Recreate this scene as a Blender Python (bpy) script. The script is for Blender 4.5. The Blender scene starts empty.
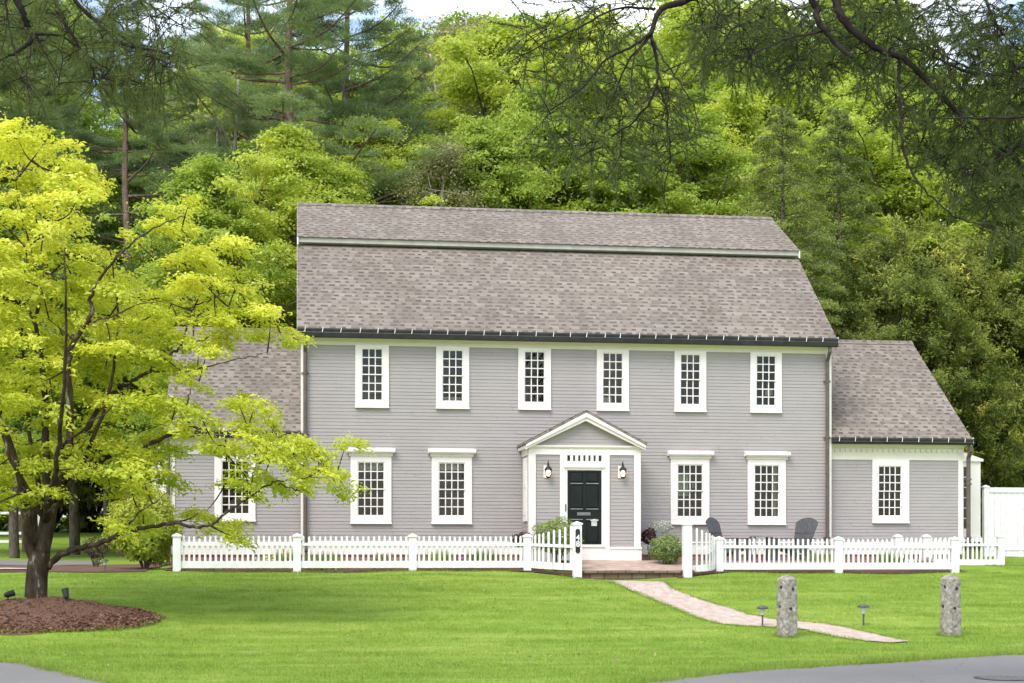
import bpy, math, random
import numpy as np
from mathutils import Vector, Matrix

random.seed(11)
RNG = np.random.default_rng(11)
scene = bpy.context.scene
COL = scene.collection
R = math.radians

# ------------------------------------------------------------------ camera model (house frame: X along the front, Y away, Z up)
F, YAW, HZ, CX, CY, EYE = 1532.69, 0.1386, 551.05, -0.0946, -38.8854, 1.65
SA, CA = math.sin(YAW), math.cos(YAW)

def WD(px, py, d):
    """point at depth d on the sight line through photo pixel (px, py)"""
    r = (px - 512) / F * d
    return Vector((CX + CA * r + SA * d, CY + CA * d - SA * r, EYE + (HZ - py) / F * d))

def XY(px, Y):
    """X of the vertical line seen at px on the plane of constant Y"""
    return CX + math.tan(YAW + math.atan((px - 512) / F)) * (Y - CY)

def depth(X, Y):
    return SA * (X - CX) + CA * (Y - CY)

def ZY(py, X, Y):
    return EYE + (HZ - py) / F * depth(X, Y)

# ------------------------------------------------------------------ terrain
_D = np.array([-60, 0, 16, 20, 23, 24.5, 25.6, 27, 30, 33, 36.6, 38.9, 43, 48, 60, 75, 100, 140, 400])
_ZR = np.array([-1.7, -1.66, -1.65, -1.65, -1.62, -1.565, -1.49, -1.37, -1.09, -.80, -.485, -.35, -.22, 0, .3, .8, 1.6, 3, 8])
_ZL = np.array([-1.7, -1.66, -1.65, -1.65, -1.62, -1.565, -1.49, -1.37, -1.09, -.80, -.485, -.43, -.41, -.40, -.1, .4, 1.3, 3, 8])

def G(X, Y):
    X = np.asarray(X, dtype=float); Y = np.asarray(Y, dtype=float)
    D = Y - CY
    zr = sum(np.interp(D + o, _D, _ZR) for o in (-1.0, -.5, 0, .5, 1.0)) / 5
    zl = sum(np.interp(D + o, _D, _ZL) for o in (-1.0, -.5, 0, .5, 1.0)) / 5
    t = np.clip((X + 6) / 6, 0, 1); t = t * t * (3 - 2 * t)
    z = zl * (1 - t) + zr * t
    z = z - .15 * np.exp(-(((X - 7.8) / 1.7) ** 2 + ((Y + 3.3) / 1.0) ** 2))
    lawn = np.clip((D - 25) / 3, 0, 1) * np.clip((60 - D) / 10, 0, 1)
    z = z + lawn * (.022 * np.sin(X * .9 + 1.3) * np.sin(Y * .8) + .012 * np.sin(X * 2.3 + Y * 1.7))
    t2 = np.clip((X - 9) / 2, 0, 1); z = z - .075 * t2 * np.exp(-((Y + 3.0) / 1.5) ** 2)
    # mulch mound under the chartreuse tree
    z = z + .37 * np.exp(-(((X + 4.6) / 1.5) ** 2 + ((Y + 11.0) / 1.3) ** 2) ** 1.2) * (1 + .18 * np.sin(X * 4.1 + Y * 2) * np.sin(Y * 5.3))
    return z + EYE

def ray_ground(px, py):
    lo = None
    for d in np.arange(10, 120, .05):
        p = WD(px, py, d)
        if p.z <= float(G(p.x, p.y)):
            return p
    return WD(px, py, 60)

# ------------------------------------------------------------------ materials
def newmat(name):
    m = bpy.data.materials.new(name); m.use_nodes = True
    nt = m.node_tree; nt.nodes.clear()
    out = nt.nodes.new('ShaderNodeOutputMaterial')
    b = nt.nodes.new('ShaderNodeBsdfPrincipled')
    nt.links.new(b.outputs[0], out.inputs[0])
    return m, nt, b, out

def N(nt, t, **kw):
    n = nt.nodes.new(t)
    for k, v in kw.items():
        if k in n.inputs.keys() if isinstance(k, str) else False:
            n.inputs[k].default_value = v
        else:
            setattr(n, k, v)
    return n

def ramp(nt, fac, stops):
    r = nt.nodes.new('ShaderNodeValToRGB')
    cr = r.color_ramp
    while len(cr.elements) < len(stops): cr.elements.new(.5)
    for e, (p, c) in zip(cr.elements, stops):
        e.position = p; e.color = (*c, 1) if len(c) == 3 else c
    nt.links.new(fac, r.inputs[0])
    return r.outputs[0]

def noise(nt, scale, detail=4, rough=.55, vec=None, coord='Object', stretch=None):
    tc = nt.nodes.new('ShaderNodeTexCoord')
    v = vec if vec is not None else tc.outputs[coord]
    if stretch:
        mp = nt.nodes.new('ShaderNodeMapping'); mp.inputs['Scale'].default_value = stretch
        nt.links.new(v, mp.inputs[0]); v = mp.outputs[0]
    n = nt.nodes.new('ShaderNodeTexNoise')
    n.inputs['Scale'].default_value = scale; n.inputs['Detail'].default_value = detail
    n.inputs['Roughness'].default_value = rough
    nt.links.new(v, n.inputs['Vector'])
    return n.outputs['Fac']

def mixc(nt, fac, a, b, blend='MIX'):
    m = nt.nodes.new('ShaderNodeMix'); m.data_type = 'RGBA'; m.blend_type = blend
    for sock, v in ((0, fac), (6, a), (7, b)):
        if isinstance(v, (int, float)): m.inputs[sock].default_value = v
        elif isinstance(v, tuple): m.inputs[sock].default_value = (*v, 1)
        else: nt.links.new(v, m.inputs[sock])
    return m.outputs[2]

def bump(nt, b, h, strength=.3, dist=.02):
    n = nt.nodes.new('ShaderNodeBump'); n.inputs['Strength'].default_value = strength
    n.inputs['Distance'].default_value = dist
    nt.links.new(h, n.inputs['Height']); nt.links.new(n.outputs[0], b.inputs['Normal'])

def mat_noisy(name, c1, c2, scale=8, rough=.6, bmp=.2, dist=.01, detail=6, stretch=None, lo=.3, hi=.7, spec=.3):
    m, nt, b, _ = newmat(name)
    f = noise(nt, scale, detail, stretch=stretch)
    nt.links.new(ramp(nt, f, [(lo, c1), (hi, c2)]), b.inputs['Base Color'])
    b.inputs['Roughness'].default_value = rough
    b.inputs['Specular IOR Level'].default_value = spec
    if bmp: bump(nt, b, f, bmp, dist)
    return m

M = {}
M['trim'] = mat_noisy('cream_trim_paint', (.78, .72, .675), (.84, .785, .74), 3, .45, .03)
M['fence_white'] = mat_noisy('white_fence_paint', (.72, .70, .69), (.89, .865, .87), 5, .45, .06)
M['frieze'] = mat_noisy('bounce_tinted_trim_paint', (.70, .66, .545), (.75, .71, .60), 3, .5, .03)  # lawn's bounced light painted into the cream trim as a yellow tint
M['gutter'] = mat_noisy('dark_gutter_metal', (.024, .023, .025), (.045, .042, .042), 6, .4, .05, spec=.4)
M['brown_metal'] = mat_noisy('brown_downspout_metal', (.095, .075, .062), (.14, .11, .09), 6, .45, .05)
M['strap'] = mat_noisy('galvanised_strap', (.55, .54, .52), (.7, .69, .67), 9, .4, .02)
M['roomdark'] = mat_noisy('dim_room', (.012, .011, .009), (.15, .115, .08), 2.6, .9, 0)  # unlit interior painted as dark mottle, varying panes in place of reflections
M['curtain'] = mat_noisy('linen_curtain', (.55, .52, .43), (.7, .67, .58), 14, .9, .2)
M['green_reflection'] = mat_noisy('pale_green_reflection', (.42, .52, .30), (.62, .66, .48), 9, .9, .1)  # green reflection in a lower window, painted as a patch behind the glass
M['black_metal'] = mat_noisy('black_iron', (.012, .012, .013), (.03, .03, .03), 12, .45, .05)
M['bronze'] = mat_noisy('aged_bronze', (.05, .055, .045), (.11, .12, .10), 14, .45, .05)
M['silver'] = mat_noisy('brushed_nickel', (.45, .45, .45), (.62, .62, .61), 20, .3, .03)
M['grey_plastic'] = mat_noisy('grey_painted_slats', (.072, .072, .076), (.105, .105, .110), 12, .6, .05)
M['mulch'] = None

def siding_mat():
    m, nt, b, _ = newmat('grey_clapboard_paint')
    f = noise(nt, 1.1, 5); g = noise(nt, 30, 3, stretch=(.08, 1, 1.0))
    c = ramp(nt, f, [(.3, (.338, .306, .294)), (.7, (.378, .344, .330))])
    c = mixc(nt, .25, c, ramp(nt, g, [(.3, (.295, .27, .27)), (.7, (.40, .367, .364))]))
    nt.links.new(c, b.inputs['Base Color']); b.inputs['Roughness'].default_value = .65
    b.inputs['Specular IOR Level'].default_value = .25
    bump(nt, b, g, .15, .004)
    return m
M['siding'] = siding_mat()

def shingle_mat():
    m, nt, b, _ = newmat('brown_grey_asphalt_shingle')
    uv = nt.nodes.new('ShaderNodeUVMap').outputs[0]
    def mth(op, a, b_=None):
        n = nt.nodes.new('ShaderNodeMath'); n.operation = op
        for k, v in enumerate((a, b_)):
            if v is None: continue
            if isinstance(v, (int, float)): n.inputs[k].default_value = v
            else: nt.links.new(v, n.inputs[k])
        return n.outputs[0]
    sx = nt.nodes.new('ShaderNodeSeparateXYZ'); nt.links.new(uv, sx.inputs[0])
    rv = mth('DIVIDE', sx.outputs[1], .17); row = mth('FLOOR', rv); fv = mth('FRACT', rv)
    def wn(x, y):
        cb_ = nt.nodes.new('ShaderNodeCombineXYZ'); nt.links.new(x, cb_.inputs[0]); nt.links.new(y, cb_.inputs[1])
        w_ = nt.nodes.new('ShaderNodeTexWhiteNoise'); w_.noise_dimensions = '2D'; nt.links.new(cb_.outputs[0], w_.inputs['Vector']); return w_.outputs['Value']
    ur = mth('ADD', mth('ADD', mth('DIVIDE', sx.outputs[0], .27), mth('MULTIPLY', row, .5)), mth('MULTIPLY', wn(row, row), .55))
    cell = mth('FLOOR', ur); fx = mth('FRACT', ur)
    r1 = wn(cell, row); r2 = wn(row, cell)
    dash = mth('MULTIPLY', mth('LESS_THAN', fx, mth('ADD', mth('MULTIPLY', r1, .62), .16)), mth('LESS_THAN', fv, .46))  # shadow bands of the laminated tabs, painted as dark dashes
    light = ramp(nt, r2, [(0, (.188, .162, .137)), (.5, (.225, .196, .166)), (1, (.27, .236, .202))])
    dark = ramp(nt, r1, [(0, (.088, .072, .059)), (.6, (.058, .047, .039)), (1, (.115, .095, .08))])
    c = mixc(nt, mth('MULTIPLY', dash, mth('ADD', mth('MULTIPLY', r2, .45), .40)), light, dark)
    f = noise(nt, .55, 6, .65, stretch=(1, .35, .35)); c = mixc(nt, .8, c, ramp(nt, f, [(.28, (.38, .37, .36)), (.5, (.5, .5, .5)), (.72, (.58, .57, .56))]), 'OVERLAY')
    g = noise(nt, 160, 2); c = mixc(nt, .3, c, ramp(nt, g, [(.3, (.3, .3, .3)), (.7, (.7, .68, .66))]), 'OVERLAY')
    nt.links.new(c, b.inputs['Base Color']); b.inputs['Roughness'].default_value = .9
    b.inputs['Specular IOR Level'].default_value = .12
    bump(nt, b, g, .3, .004)
    return m
M['shingle'] = shingle_mat()

def brick_mat(name, c1, c2, mo, w=.2, h=.067, mort=.008, coord='UV', rough=.85):
    m, nt, b, _ = newmat(name)
    br = nt.nodes.new('ShaderNodeTexBrick')
    uv = nt.nodes.new('ShaderNodeUVMap').outputs[0]
    nt.links.new(uv, br.inputs['Vector'])
    br.inputs['Scale'].default_value = 1
    br.inputs['Brick Width'].default_value = w; br.inputs['Row Height'].default_value = h
    br.inputs['Mortar Size'].default_value = mort; br.inputs['Bias'].default_value = 0
    br.inputs['Color1'].default_value = (*c1, 1); br.inputs['Color2'].default_value = (*c2, 1); br.inputs['Mortar'].default_value = (*mo, 1)
    f = noise(nt, 5, 5)
    c = mixc(nt, .6, br.outputs[0], ramp(nt, f, [(.25, (.36, .36, .36)), (.75, (.62, .62, .62))]), 'OVERLAY')
    nt.links.new(c, b.inputs['Base Color']); b.inputs['Roughness'].default_value = rough
    b.inputs['Specular IOR Level'].default_value = .2
    bump(nt, b, br.outputs[1], -.4, .008)
    return m
M['brick'] = brick_mat('red_brick', (.30, .13, .09), (.40, .20, .14), (.35, .30, .26))
M['paver'] = brick_mat('pale_brick_paver', (.44, .30, .245), (.56, .42, .36), (.40, .33, .28), .2, .1, .007)
M['stepstone'] = brick_mat('dark_step_stone', (.16, .10, .075), (.26, .18, .14), (.06, .045, .035), .34, .14, .014)

def glass_mat():
    m, nt, b, out = newmat('window_glass')
    tr = nt.nodes.new('ShaderNodeBsdfTransparent'); tr.inputs[0].default_value = (.82, .84, .83, 1)
    gl = nt.nodes.new('ShaderNodeBsdfGlossy'); gl.inputs['Roughness'].default_value = .03
    fr = nt.nodes.new('ShaderNodeFresnel'); fr.inputs[0].default_value = 1.5
    mx = nt.nodes.new('ShaderNodeMixShader')
    nt.links.new(fr.outputs[0], mx.inputs[0]); nt.links.new(tr.outputs[0], mx.inputs[1]); nt.links.new(gl.outputs[0], mx.inputs[2])
    nt.links.new(mx.outputs[0], out.inputs[0])
    f = noise(nt, 5, 2)
    bp = nt.nodes.new('ShaderNodeBump'); bp.inputs['Strength'].default_value = .12; bp.inputs['Distance'].default_value = .02
    nt.links.new(f, bp.inputs['Height']); nt.links.new(bp.outputs[0], gl.inputs['Normal'])
    return m
M['glass'] = glass_mat()

def emis(name, c, s):
    m, nt, b, out = newmat(name)
    b.inputs['Base Color'].default_value = (*c, 1)
    f = noise(nt, 14, 2)
    nt.links.new(ramp(nt, f, [(.3, tuple(x * .8 for x in c)), (.7, c)]), b.inputs['Emission Color'])
    b.inputs['Emission Strength'].default_value = s
    return m
M['bulb'] = emis('warm_lamp_glow', (1, .66, .45), 2.2)

def door_mat():
    m, nt, b, _ = newmat('dark_green_black_door_paint')
    f = noise(nt, 3, 3)
    nt.links.new(ramp(nt, f, [(.3, (.006, .009, .008)), (.7, (.012, .016, .014))]), b.inputs['Base Color'])
    b.inputs['Roughness'].default_value = .38; b.inputs['Specular IOR Level'].default_value = .22
    return m
M['door'] = door_mat()

def granite_mat():
    m, nt, b, _ = newmat('weathered_granite')
    f = noise(nt, 7, 8, .7); g = noise(nt, 60, 4, .7); k = noise(nt, 16, 3)
    c = ramp(nt, f, [(.36, (.11, .082, .055)), (.49, (.28, .24, .19)), (.66, (.50, .465, .42))])
    c = mixc(nt, .4, c, ramp(nt, g, [(.38, (.06, .055, .048)), (.62, (.50, .48, .46))]))
    c = mixc(nt, ramp(nt, k, [(.60, (0, 0, 0)), (.70, (.6, .6, .6))]), c, (.14, .13, .10))
    nt.links.new(c, b.inputs['Base Color']); b.inputs['Roughness'].default_value = .9
    bump(nt, b, f, .8, .03)
    return m
M['granite'] = granite_mat()

def bark_mat(name, c1, c2, c3=None, scale=7):
    m, nt, b, _ = newmat(name)
    f = noise(nt, scale, 7, .65, stretch=(1, 1, .35))
    st = [(.32, c1), (.60, c2)] + ([(.68, c3)] if c3 else [])
    nt.links.new(ramp(nt, f, st), b.inputs['Base Color']); b.inputs['Roughness'].default_value = .95
    b.inputs['Specular IOR Level'].default_value = .1
    bump(nt, b, f, .8, .04)
    return m
M['bark_dog'] = bark_mat('lichen_spotted_bark', (.020, .015, .011), (.085, .062, .044), (.34, .31, .25))
M['bark'] = bark_mat('grey_brown_bark', (.05, .04, .03), (.15, .12, .095))
M['bark_pine'] = bark_mat('reddish_pine_bark', (.07, .05, .038), (.21, .15, .115))
M['bark_pale'] = bark_mat('pale_bark', (.22, .19, .16), (.42, .38, .33))
M['bark_dark'] = bark_mat('dark_bough_bark', (.012, .010, .008), (.04, .032, .026))

def leaf_mat(name, dark, light, trans=.35, tipc=None, rough=.55, tr_gain=1.25, scale=.5):
    """tint attribute (one value per leaf, partly random, in places rising with height) and a soft noise choose between leaf colours"""
    m, nt, b, out = newmat(name)
    at = nt.nodes.new('ShaderNodeAttribute'); at.attribute_name = 'tint'
    oi = nt.nodes.new('ShaderNodeObjectInfo')
    f = noise(nt, scale, 3)
    mt = nt.nodes.new('ShaderNodeMath'); mt.operation = 'MULTIPLY_ADD'
    nt.links.new(f, mt.inputs[0]); mt.inputs[1].default_value = .7
    m2 = nt.nodes.new('ShaderNodeMath'); m2.operation = 'MULTIPLY_ADD'
    nt.links.new(at.outputs['Fac'], m2.inputs[0]); m2.inputs[1].default_value = .55; m2.inputs[2].default_value = -.12
    nt.links.new(m2.outputs[0], mt.inputs[2])
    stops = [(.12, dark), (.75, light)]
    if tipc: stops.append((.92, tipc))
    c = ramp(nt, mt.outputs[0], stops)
    hs = nt.nodes.new('ShaderNodeHueSaturation')
    mv = nt.nodes.new('ShaderNodeMapRange'); mv.inputs['To Min'].default_value = .8; mv.inputs['To Max'].default_value = 1.18
    nt.links.new(oi.outputs['Random'], mv.inputs['Value']); nt.links.new(mv.outputs[0], hs.inputs['Value'])
    mh = nt.nodes.new('ShaderNodeMapRange'); mh.inputs['To Min'].default_value = .515; mh.inputs['To Max'].default_value = .485
    nt.links.new(oi.outputs['Random'], mh.inputs['Value']); nt.links.new(mh.outputs[0], hs.inputs['Hue'])
    nt.links.new(c, hs.inputs['Color']); c = hs.outputs[0]
    nt.links.new(c, b.inputs['Base Color']); b.inputs['Roughness'].default_value = rough
    b.inputs['Specular IOR Level'].default_value = .25
    tr = nt.nodes.new('ShaderNodeBsdfTranslucent')
    c2 = mixc(nt, 1.0, c, (tr_gain, tr_gain, tr_gain * .6), 'MULTIPLY')
    nt.links.new(c2, tr.inputs[0])
    mx = nt.nodes.new('ShaderNodeMixShader'); mx.inputs[0].default_value = trans
    nt.links.new(b.outputs[0], mx.inputs[1]); nt.links.new(tr.outputs[0], mx.inputs[2])
    nt.links.new(mx.outputs[0], out.inputs[0])
    return m
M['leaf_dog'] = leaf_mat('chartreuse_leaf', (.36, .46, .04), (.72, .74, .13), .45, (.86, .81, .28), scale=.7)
M['leaf_green'] = leaf_mat('fresh_green_leaf', (.19, .30, .04), (.56, .64, .14), .5)
M['leaf_mid'] = leaf_mat('mid_green_leaf', (.13, .22, .04), (.42, .52, .12), .5)
M['leaf_tan'] = leaf_mat('budding_tan_leaf', (.26, .26, .11), (.44, .41, .22), .38)
M['needle_pine'] = leaf_mat('blue_green_needle', (.085, .14, .06), (.32, .41, .21), .36)
M['needle_dark'] = leaf_mat('dark_pine_needle', (.05, .076, .020), (.15, .20, .055), .36)  # deep green needles of the overhanging boughs
M['needle_hem'] = leaf_mat('olive_hemlock_needle', (.13, .18, .05), (.34, .40, .12), .4)
M['leaf_yew'] = leaf_mat('yew_needle', (.028, .05, .012), (.24, .29, .055), .36, (.70, .65, .14), scale=1.1)
M['leaf_shrub'] = leaf_mat('shrub_leaf', (.13, .19, .045), (.34, .41, .13), .34, scale=3)
M['leaf_red'] = leaf_mat('dark_red_leaf', (.035, .015, .018), (.10, .045, .045), .25, scale=3)

def lawn_tone(nt):
    f = noise(nt, .30, 5, .6); st = noise(nt, .9, 4, .6, stretch=(.22, 1.5, 1)); g = noise(nt, 2.2, 6, .7)
    c = ramp(nt, f, [(.28, (.17, .28, .035)), (.72, (.38, .47, .09))])
    c = mixc(nt, .66, c, ramp(nt, st, [(.34, (.085, .18, .016)), (.5, (.24, .35, .045)), (.66, (.50, .55, .15))]))
    c = mixc(nt, .42, c, ramp(nt, g, [(.30, (.05, .12, .012)), (.50, (.22, .33, .045)), (.70, (.46, .50, .15))]))
    return c
def lawn_mat():
    m, nt, b, _ = newmat('mown_lawn')
    fine = noise(nt, 60, 3, .7)
    c = mixc(nt, .4, lawn_tone(nt), ramp(nt, fine, [(.3, (.06, .13, .008)), (.7, (.28, .42, .04))]))
    nt.links.new(c, b.inputs['Base Color']); b.inputs['Roughness'].default_value = .9
    b.inputs['Specular IOR Level'].default_value = .1
    bump(nt, b, fine, .6, .03)
    return m
M['lawn'] = lawn_mat()
def grass_mat():
    m, nt, b, out = newmat('grass_blade')
    at = nt.nodes.new('ShaderNodeAttribute'); at.attribute_name = 'tint'
    c = mixc(nt, .30, lawn_tone(nt), ramp(nt, at.outputs['Fac'], [(.1, (.13, .23, .018)), (.6, (.34, .45, .06)), (.95, (.56, .57, .21))]))
    nt.links.new(c, b.inputs['Base Color']); b.inputs['Roughness'].default_value = .6; b.inputs['Specular IOR Level'].default_value = .2
    tr = nt.nodes.new('ShaderNodeBsdfTranslucent'); nt.links.new(c, tr.inputs[0])
    mx = nt.nodes.new('ShaderNodeMixShader'); mx.inputs[0].default_value = .35
    nt.links.new(b.outputs[0], mx.inputs[1]); nt.links.new(tr.outputs[0], mx.inputs[2]); nt.links.new(mx.outputs[0], out.inputs[0])
    return m
M['grass'] = grass_mat()

def asphalt_mat(name, a, bcol):
    m, nt, b, _ = newmat(name)
    f = noise(nt, .5, 6, .65); g = noise(nt, 90, 3, .7)
    c = ramp(nt, f, [(.3, a), (.7, bcol)])
    c = mixc(nt, .4, c, ramp(nt, g, [(.3, tuple(x * .5 for x in a)), (.7, tuple(x * 1.6 for x in bcol))]))
    tc = nt.nodes.new('ShaderNodeTexCoord')
    wv = nt.nodes.new('ShaderNodeMix'); wv.data_type = 'VECTOR'; wv.inputs[0].default_value = .12
    nn_ = nt.nodes.new('ShaderNodeTexNoise'); nn_.inputs['Scale'].default_value = 2.5; nt.links.new(tc.outputs['Object'], nn_.inputs['Vector'])
    nt.links.new(tc.outputs['Object'], wv.inputs[4]); nt.links.new(nn_.outputs['Color'], wv.inputs[5])
    vo = nt.nodes.new('ShaderNodeTexVoronoi'); vo.feature = 'DISTANCE_TO_EDGE'; vo.inputs['Scale'].default_value = .45; nt.links.new(wv.outputs[1], vo.inputs['Vector'])
    c = mixc(nt, ramp(nt, vo.outputs[0], [(.0, (.22, .22, .22)), (.008, (0, 0, 0))]), c, (.04, .038, .037))
    nt.links.new(c, b.inputs['Base Color']); b.inputs['Roughness'].default_value = .85
    b.inputs['Specular IOR Level'].default_value = .3
    bump(nt, b, g, .4, .006)
    return m
M['asphalt'] = asphalt_mat('worn_grey_asphalt', (.165, .156, .146), (.225, .214, .203))
M['pathpaver'] = brick_mat('pink_walk_brick', (.44, .335, .275), (.56, .45, .38), (.45, .37, .31), .2, .1, .010)

def mulch_mat():
    m, nt, b, _ = newmat('shredded_bark_mulch')
    f = noise(nt, 26, 6, .75); g = noise(nt, 3, 3)
    c = ramp(nt, f, [(.3, (.045, .020, .012)), (.52, (.19, .09, .056)), (.72, (.38, .21, .14))])
    c = mixc(nt, .3, c, ramp(nt, g, [(.3, (.08, .04, .03)), (.7, (.20, .12, .085))]))
    nt.links.new(c, b.inputs['Base Color']); b.inputs['Roughness'].default_value = .95
    bump(nt, b, f, 1, .05)
    return m
M['mulch'] = mulch_mat()
M['mulch_chip'] = mat_noisy('mulch_chips', (.07, .032, .02), (.40, .22, .15), 9, .95, 0)

# ------------------------------------------------------------------ object helpers
def tag(o, label=None, cat=None, group=None, kind=None):
    if label: o['label'] = label
    if cat: o['category'] = cat
    if group: o['group'] = group
    if kind: o['kind'] = kind
    return o

def thing(name, label, cat, loc=(0, 0, 0), rz=0, group=None):
    o = bpy.data.objects.new(name, None); COL.objects.link(o)
    o.empty_display_size = .2
    o.location = loc; o.rotation_euler = (0, 0, rz)
    return tag(o, label, cat, group)

def root_of(o):
    while o.parent: o = o.parent
    return o

def link_mesh(name, me, mat, parent=None, world=True):
    o = bpy.data.objects.new(name, me); COL.objects.link(o)
    if mat is not None: me.materials.append(mat)
    if parent is not None: o.parent = parent
    return o

def dup(root, loc=None, rz=0, label=None, group=None, scale=1):
    r = root.copy(); COL.objects.link(r)
    if loc is not None: r.location = loc
    r.rotation_euler = (0, 0, rz); r.scale = (scale, scale, scale) if isinstance(scale, (int, float)) else scale
    if label: r['label'] = label
    if group: r['group'] = group
    for ch in list(root.children):
        c = ch.copy(); COL.objects.link(c); c.parent = r
        for g in ch.children:
            k = g.copy(); COL.objects.link(k); k.parent = c
    return r

class MB:
    """collects polygons (with optional metre UVs) and links them as one mesh"""
    def __init__(s): s.v = []; s.f = []; s.uv = []
    def poly(s, pts, uvs=None):
        i = len(s.v); s.v += [tuple(p) for p in pts]
        s.f.append(tuple(range(i, i + len(pts))))
        if uvs is None:
            p = [Vector(q) for q in pts]
            n = (p[1] - p[0]).cross(p[2] - p[0])
            ax = max(range(3), key=lambda k: abs(n[k]))
            uvs = [{0: (q[1], q[2]), 1: (q[0], q[2]), 2: (q[0], q[1])}[ax] for q in pts]
        s.uv += list(uvs)
        return s
    def box(s, x0, x1, y0, y1, z0, z1):
        x0, x1 = min(x0, x1), max(x0, x1); y0, y1 = min(y0, y1), max(y0, y1); z0, z1 = min(z0, z1), max(z0, z1)
        P = lambda a, b, c: ((x0, x1)[a], (y0, y1)[b], (z0, z1)[c])
        for q in (((0,0,0),(0,1,0),(1,1,0),(1,0,0)), ((0,0,1),(1,0,1),(1,1,1),(0,1,1)), ((0,0,0),(1,0,0),(1,0,1),(0,0,1)),
                  ((1,1,0),(0,1,0),(0,1,1),(1,1,1)), ((0,1,0),(0,0,0),(0,0,1),(0,1,1)), ((1,0,0),(1,1,0),(1,1,1),(1,0,1))):
            s.poly([P(*c) for c in q])
        return s
    def obox(s, c, u, v, w, lu, lv, lw):
        """oriented box: centre c, half lengths along unit axes u, v, w"""
        c = Vector(c); u = Vector(u) * lu; v = Vector(v) * lv; w = Vector(w) * lw
        P = lambda a, b, d: c + u * a + v * b + w * d
        for q in (((-1,-1,-1),(-1,1,-1),(1,1,-1),(1,-1,-1)), ((-1,-1,1),(1,-1,1),(1,1,1),(-1,1,1)), ((-1,-1,-1),(1,-1,-1),(1,-1,1),(-1,-1,1)),
                  ((1,1,-1),(-1,1,-1),(-1,1,1),(1,1,1)), ((-1,1,-1),(-1,-1,-1),(-1,-1,1),(-1,1,1)), ((1,-1,-1),(1,1,-1),(1,1,1),(1,-1,1))):
            s.poly([P(*k) for k in q])
        return s
    def bar(s, a, b, w, h, up=(0, 0, 1)):
        a = Vector(a); b = Vector(b); d = (b - a); L = d.length; d.normalize()
        sd = d.cross(Vector(up))
        if sd.length < 1e-4: sd = Vector((1, 0, 0))
        sd.normalize(); upv = sd.cross(d)
        return s.obox((a + b) / 2, d, sd, upv, L / 2, w / 2, h / 2)
    def prism(s, prof, a, b, axis):
        """profile points (p, q) swept from a to b along axis 'x' or 'y'"""
        if axis == 'x': mk = lambda t, p, q: (t, p, q)
        elif axis == 'y': mk = lambda t, p, q: (p, t, q)
        else: mk = lambda t, p, q: (p, q, t)
        n = len(prof)
        for i in range(n):
            p, q = prof[i], prof[(i + 1) % n]
            s.poly([mk(a, *p), mk(a, *q), mk(b, *q), mk(b, *p)])
        s.poly([mk(a, *p) for p in prof][::-1]); s.poly([mk(b, *p) for p in prof])
        return s
    def tube(s, pts, rad, n=8, cap=True):
        pts = [Vector(p) for p in pts]
        if not isinstance(rad, (list, tuple)): rad = [rad] * len(pts)
        rings = []; ref = None
        for i, p in enumerate(pts):
            d = (pts[min(i + 1, len(pts) - 1)] - pts[max(i - 1, 0)]).normalized()
            if ref is None:
                ref = d.orthogonal().normalized()
            ref = (ref - d * ref.dot(d))
            ref = ref.normalized() if ref.length > 1e-5 else d.orthogonal().normalized()
            b = d.cross(ref)
            rings.append([p + (ref * math.cos(2 * math.pi * k / n) + b * math.sin(2 * math.pi * k / n)) * rad[i] for k in range(n)])
        base = len(s.v)
        for r_ in rings: s.v += [tuple(q) for q in r_]
        for i in range(len(rings) - 1):
            for k in range(n):
                a = base + i * n + k; b2 = base + i * n + (k + 1) % n
                s.f.append((a, b2, b2 + n, a + n)); s.uv += [(k / n, i), ((k + 1) / n, i), ((k + 1) / n, i + 1), (k / n, i + 1)]
        if cap:
            s.f.append(tuple(base + k for k in range(n))[::-1]); s.uv += [(0, 0)] * n
            e = base + (len(rings) - 1) * n
            s.f.append(tuple(e + k for k in range(n))); s.uv += [(0, 0)] * n
        return s
    def lathe(s, c, prof, n=16):
        """profile (radius, z) turned about the vertical through c"""
        base = len(s.v); c = Vector(c)
        for r_, z in prof:
            for k in range(n):
                a = 2 * math.pi * k / n
                s.v.append((c.x + r_ * math.cos(a), c.y + r_ * math.sin(a), c.z + z))
        for i in range(len(prof) - 1):
            for k in range(n):
                a = base + i * n + k; b = base + i * n + (k + 1) % n
                s.f.append((a, b, b + n, a + n)); s.uv += [(0, 0)] * 4
        s.f.append(tuple(base + k for k in range(n))[::-1]); s.uv += [(0, 0)] * n
        e = base + (len(prof) - 1) * n
        s.f.append(tuple(e + k for k in range(n))); s.uv += [(0, 0)] * n
        return s
    def build(s, name, mat, parent=None, bevel=0, smooth=False, local=False):
        o0 = Vector((0, 0, 0))
        if parent is not None and not local: o0 = root_of(parent).location
        me = bpy.data.meshes.new(name)
        me.from_pydata([(v[0] - o0[0], v[1] - o0[1], v[2] - o0[2]) for v in s.v], [], s.f)
        uvl = me.uv_layers.new(name='UVMap')
        uvl.data.foreach_set('uv', np.array(s.uv, dtype=np.float32).ravel())
        if smooth: me.polygons.foreach_set('use_smooth', [True] * len(me.polygons))
        me.update()
        ob = link_mesh(name, me, mat, parent)
        if bevel:
            b = ob.modifiers.new('Bevel', 'BEVEL'); b.width = bevel; b.segments = 2; b.limit_method = 'ANGLE'
        return ob

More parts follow.
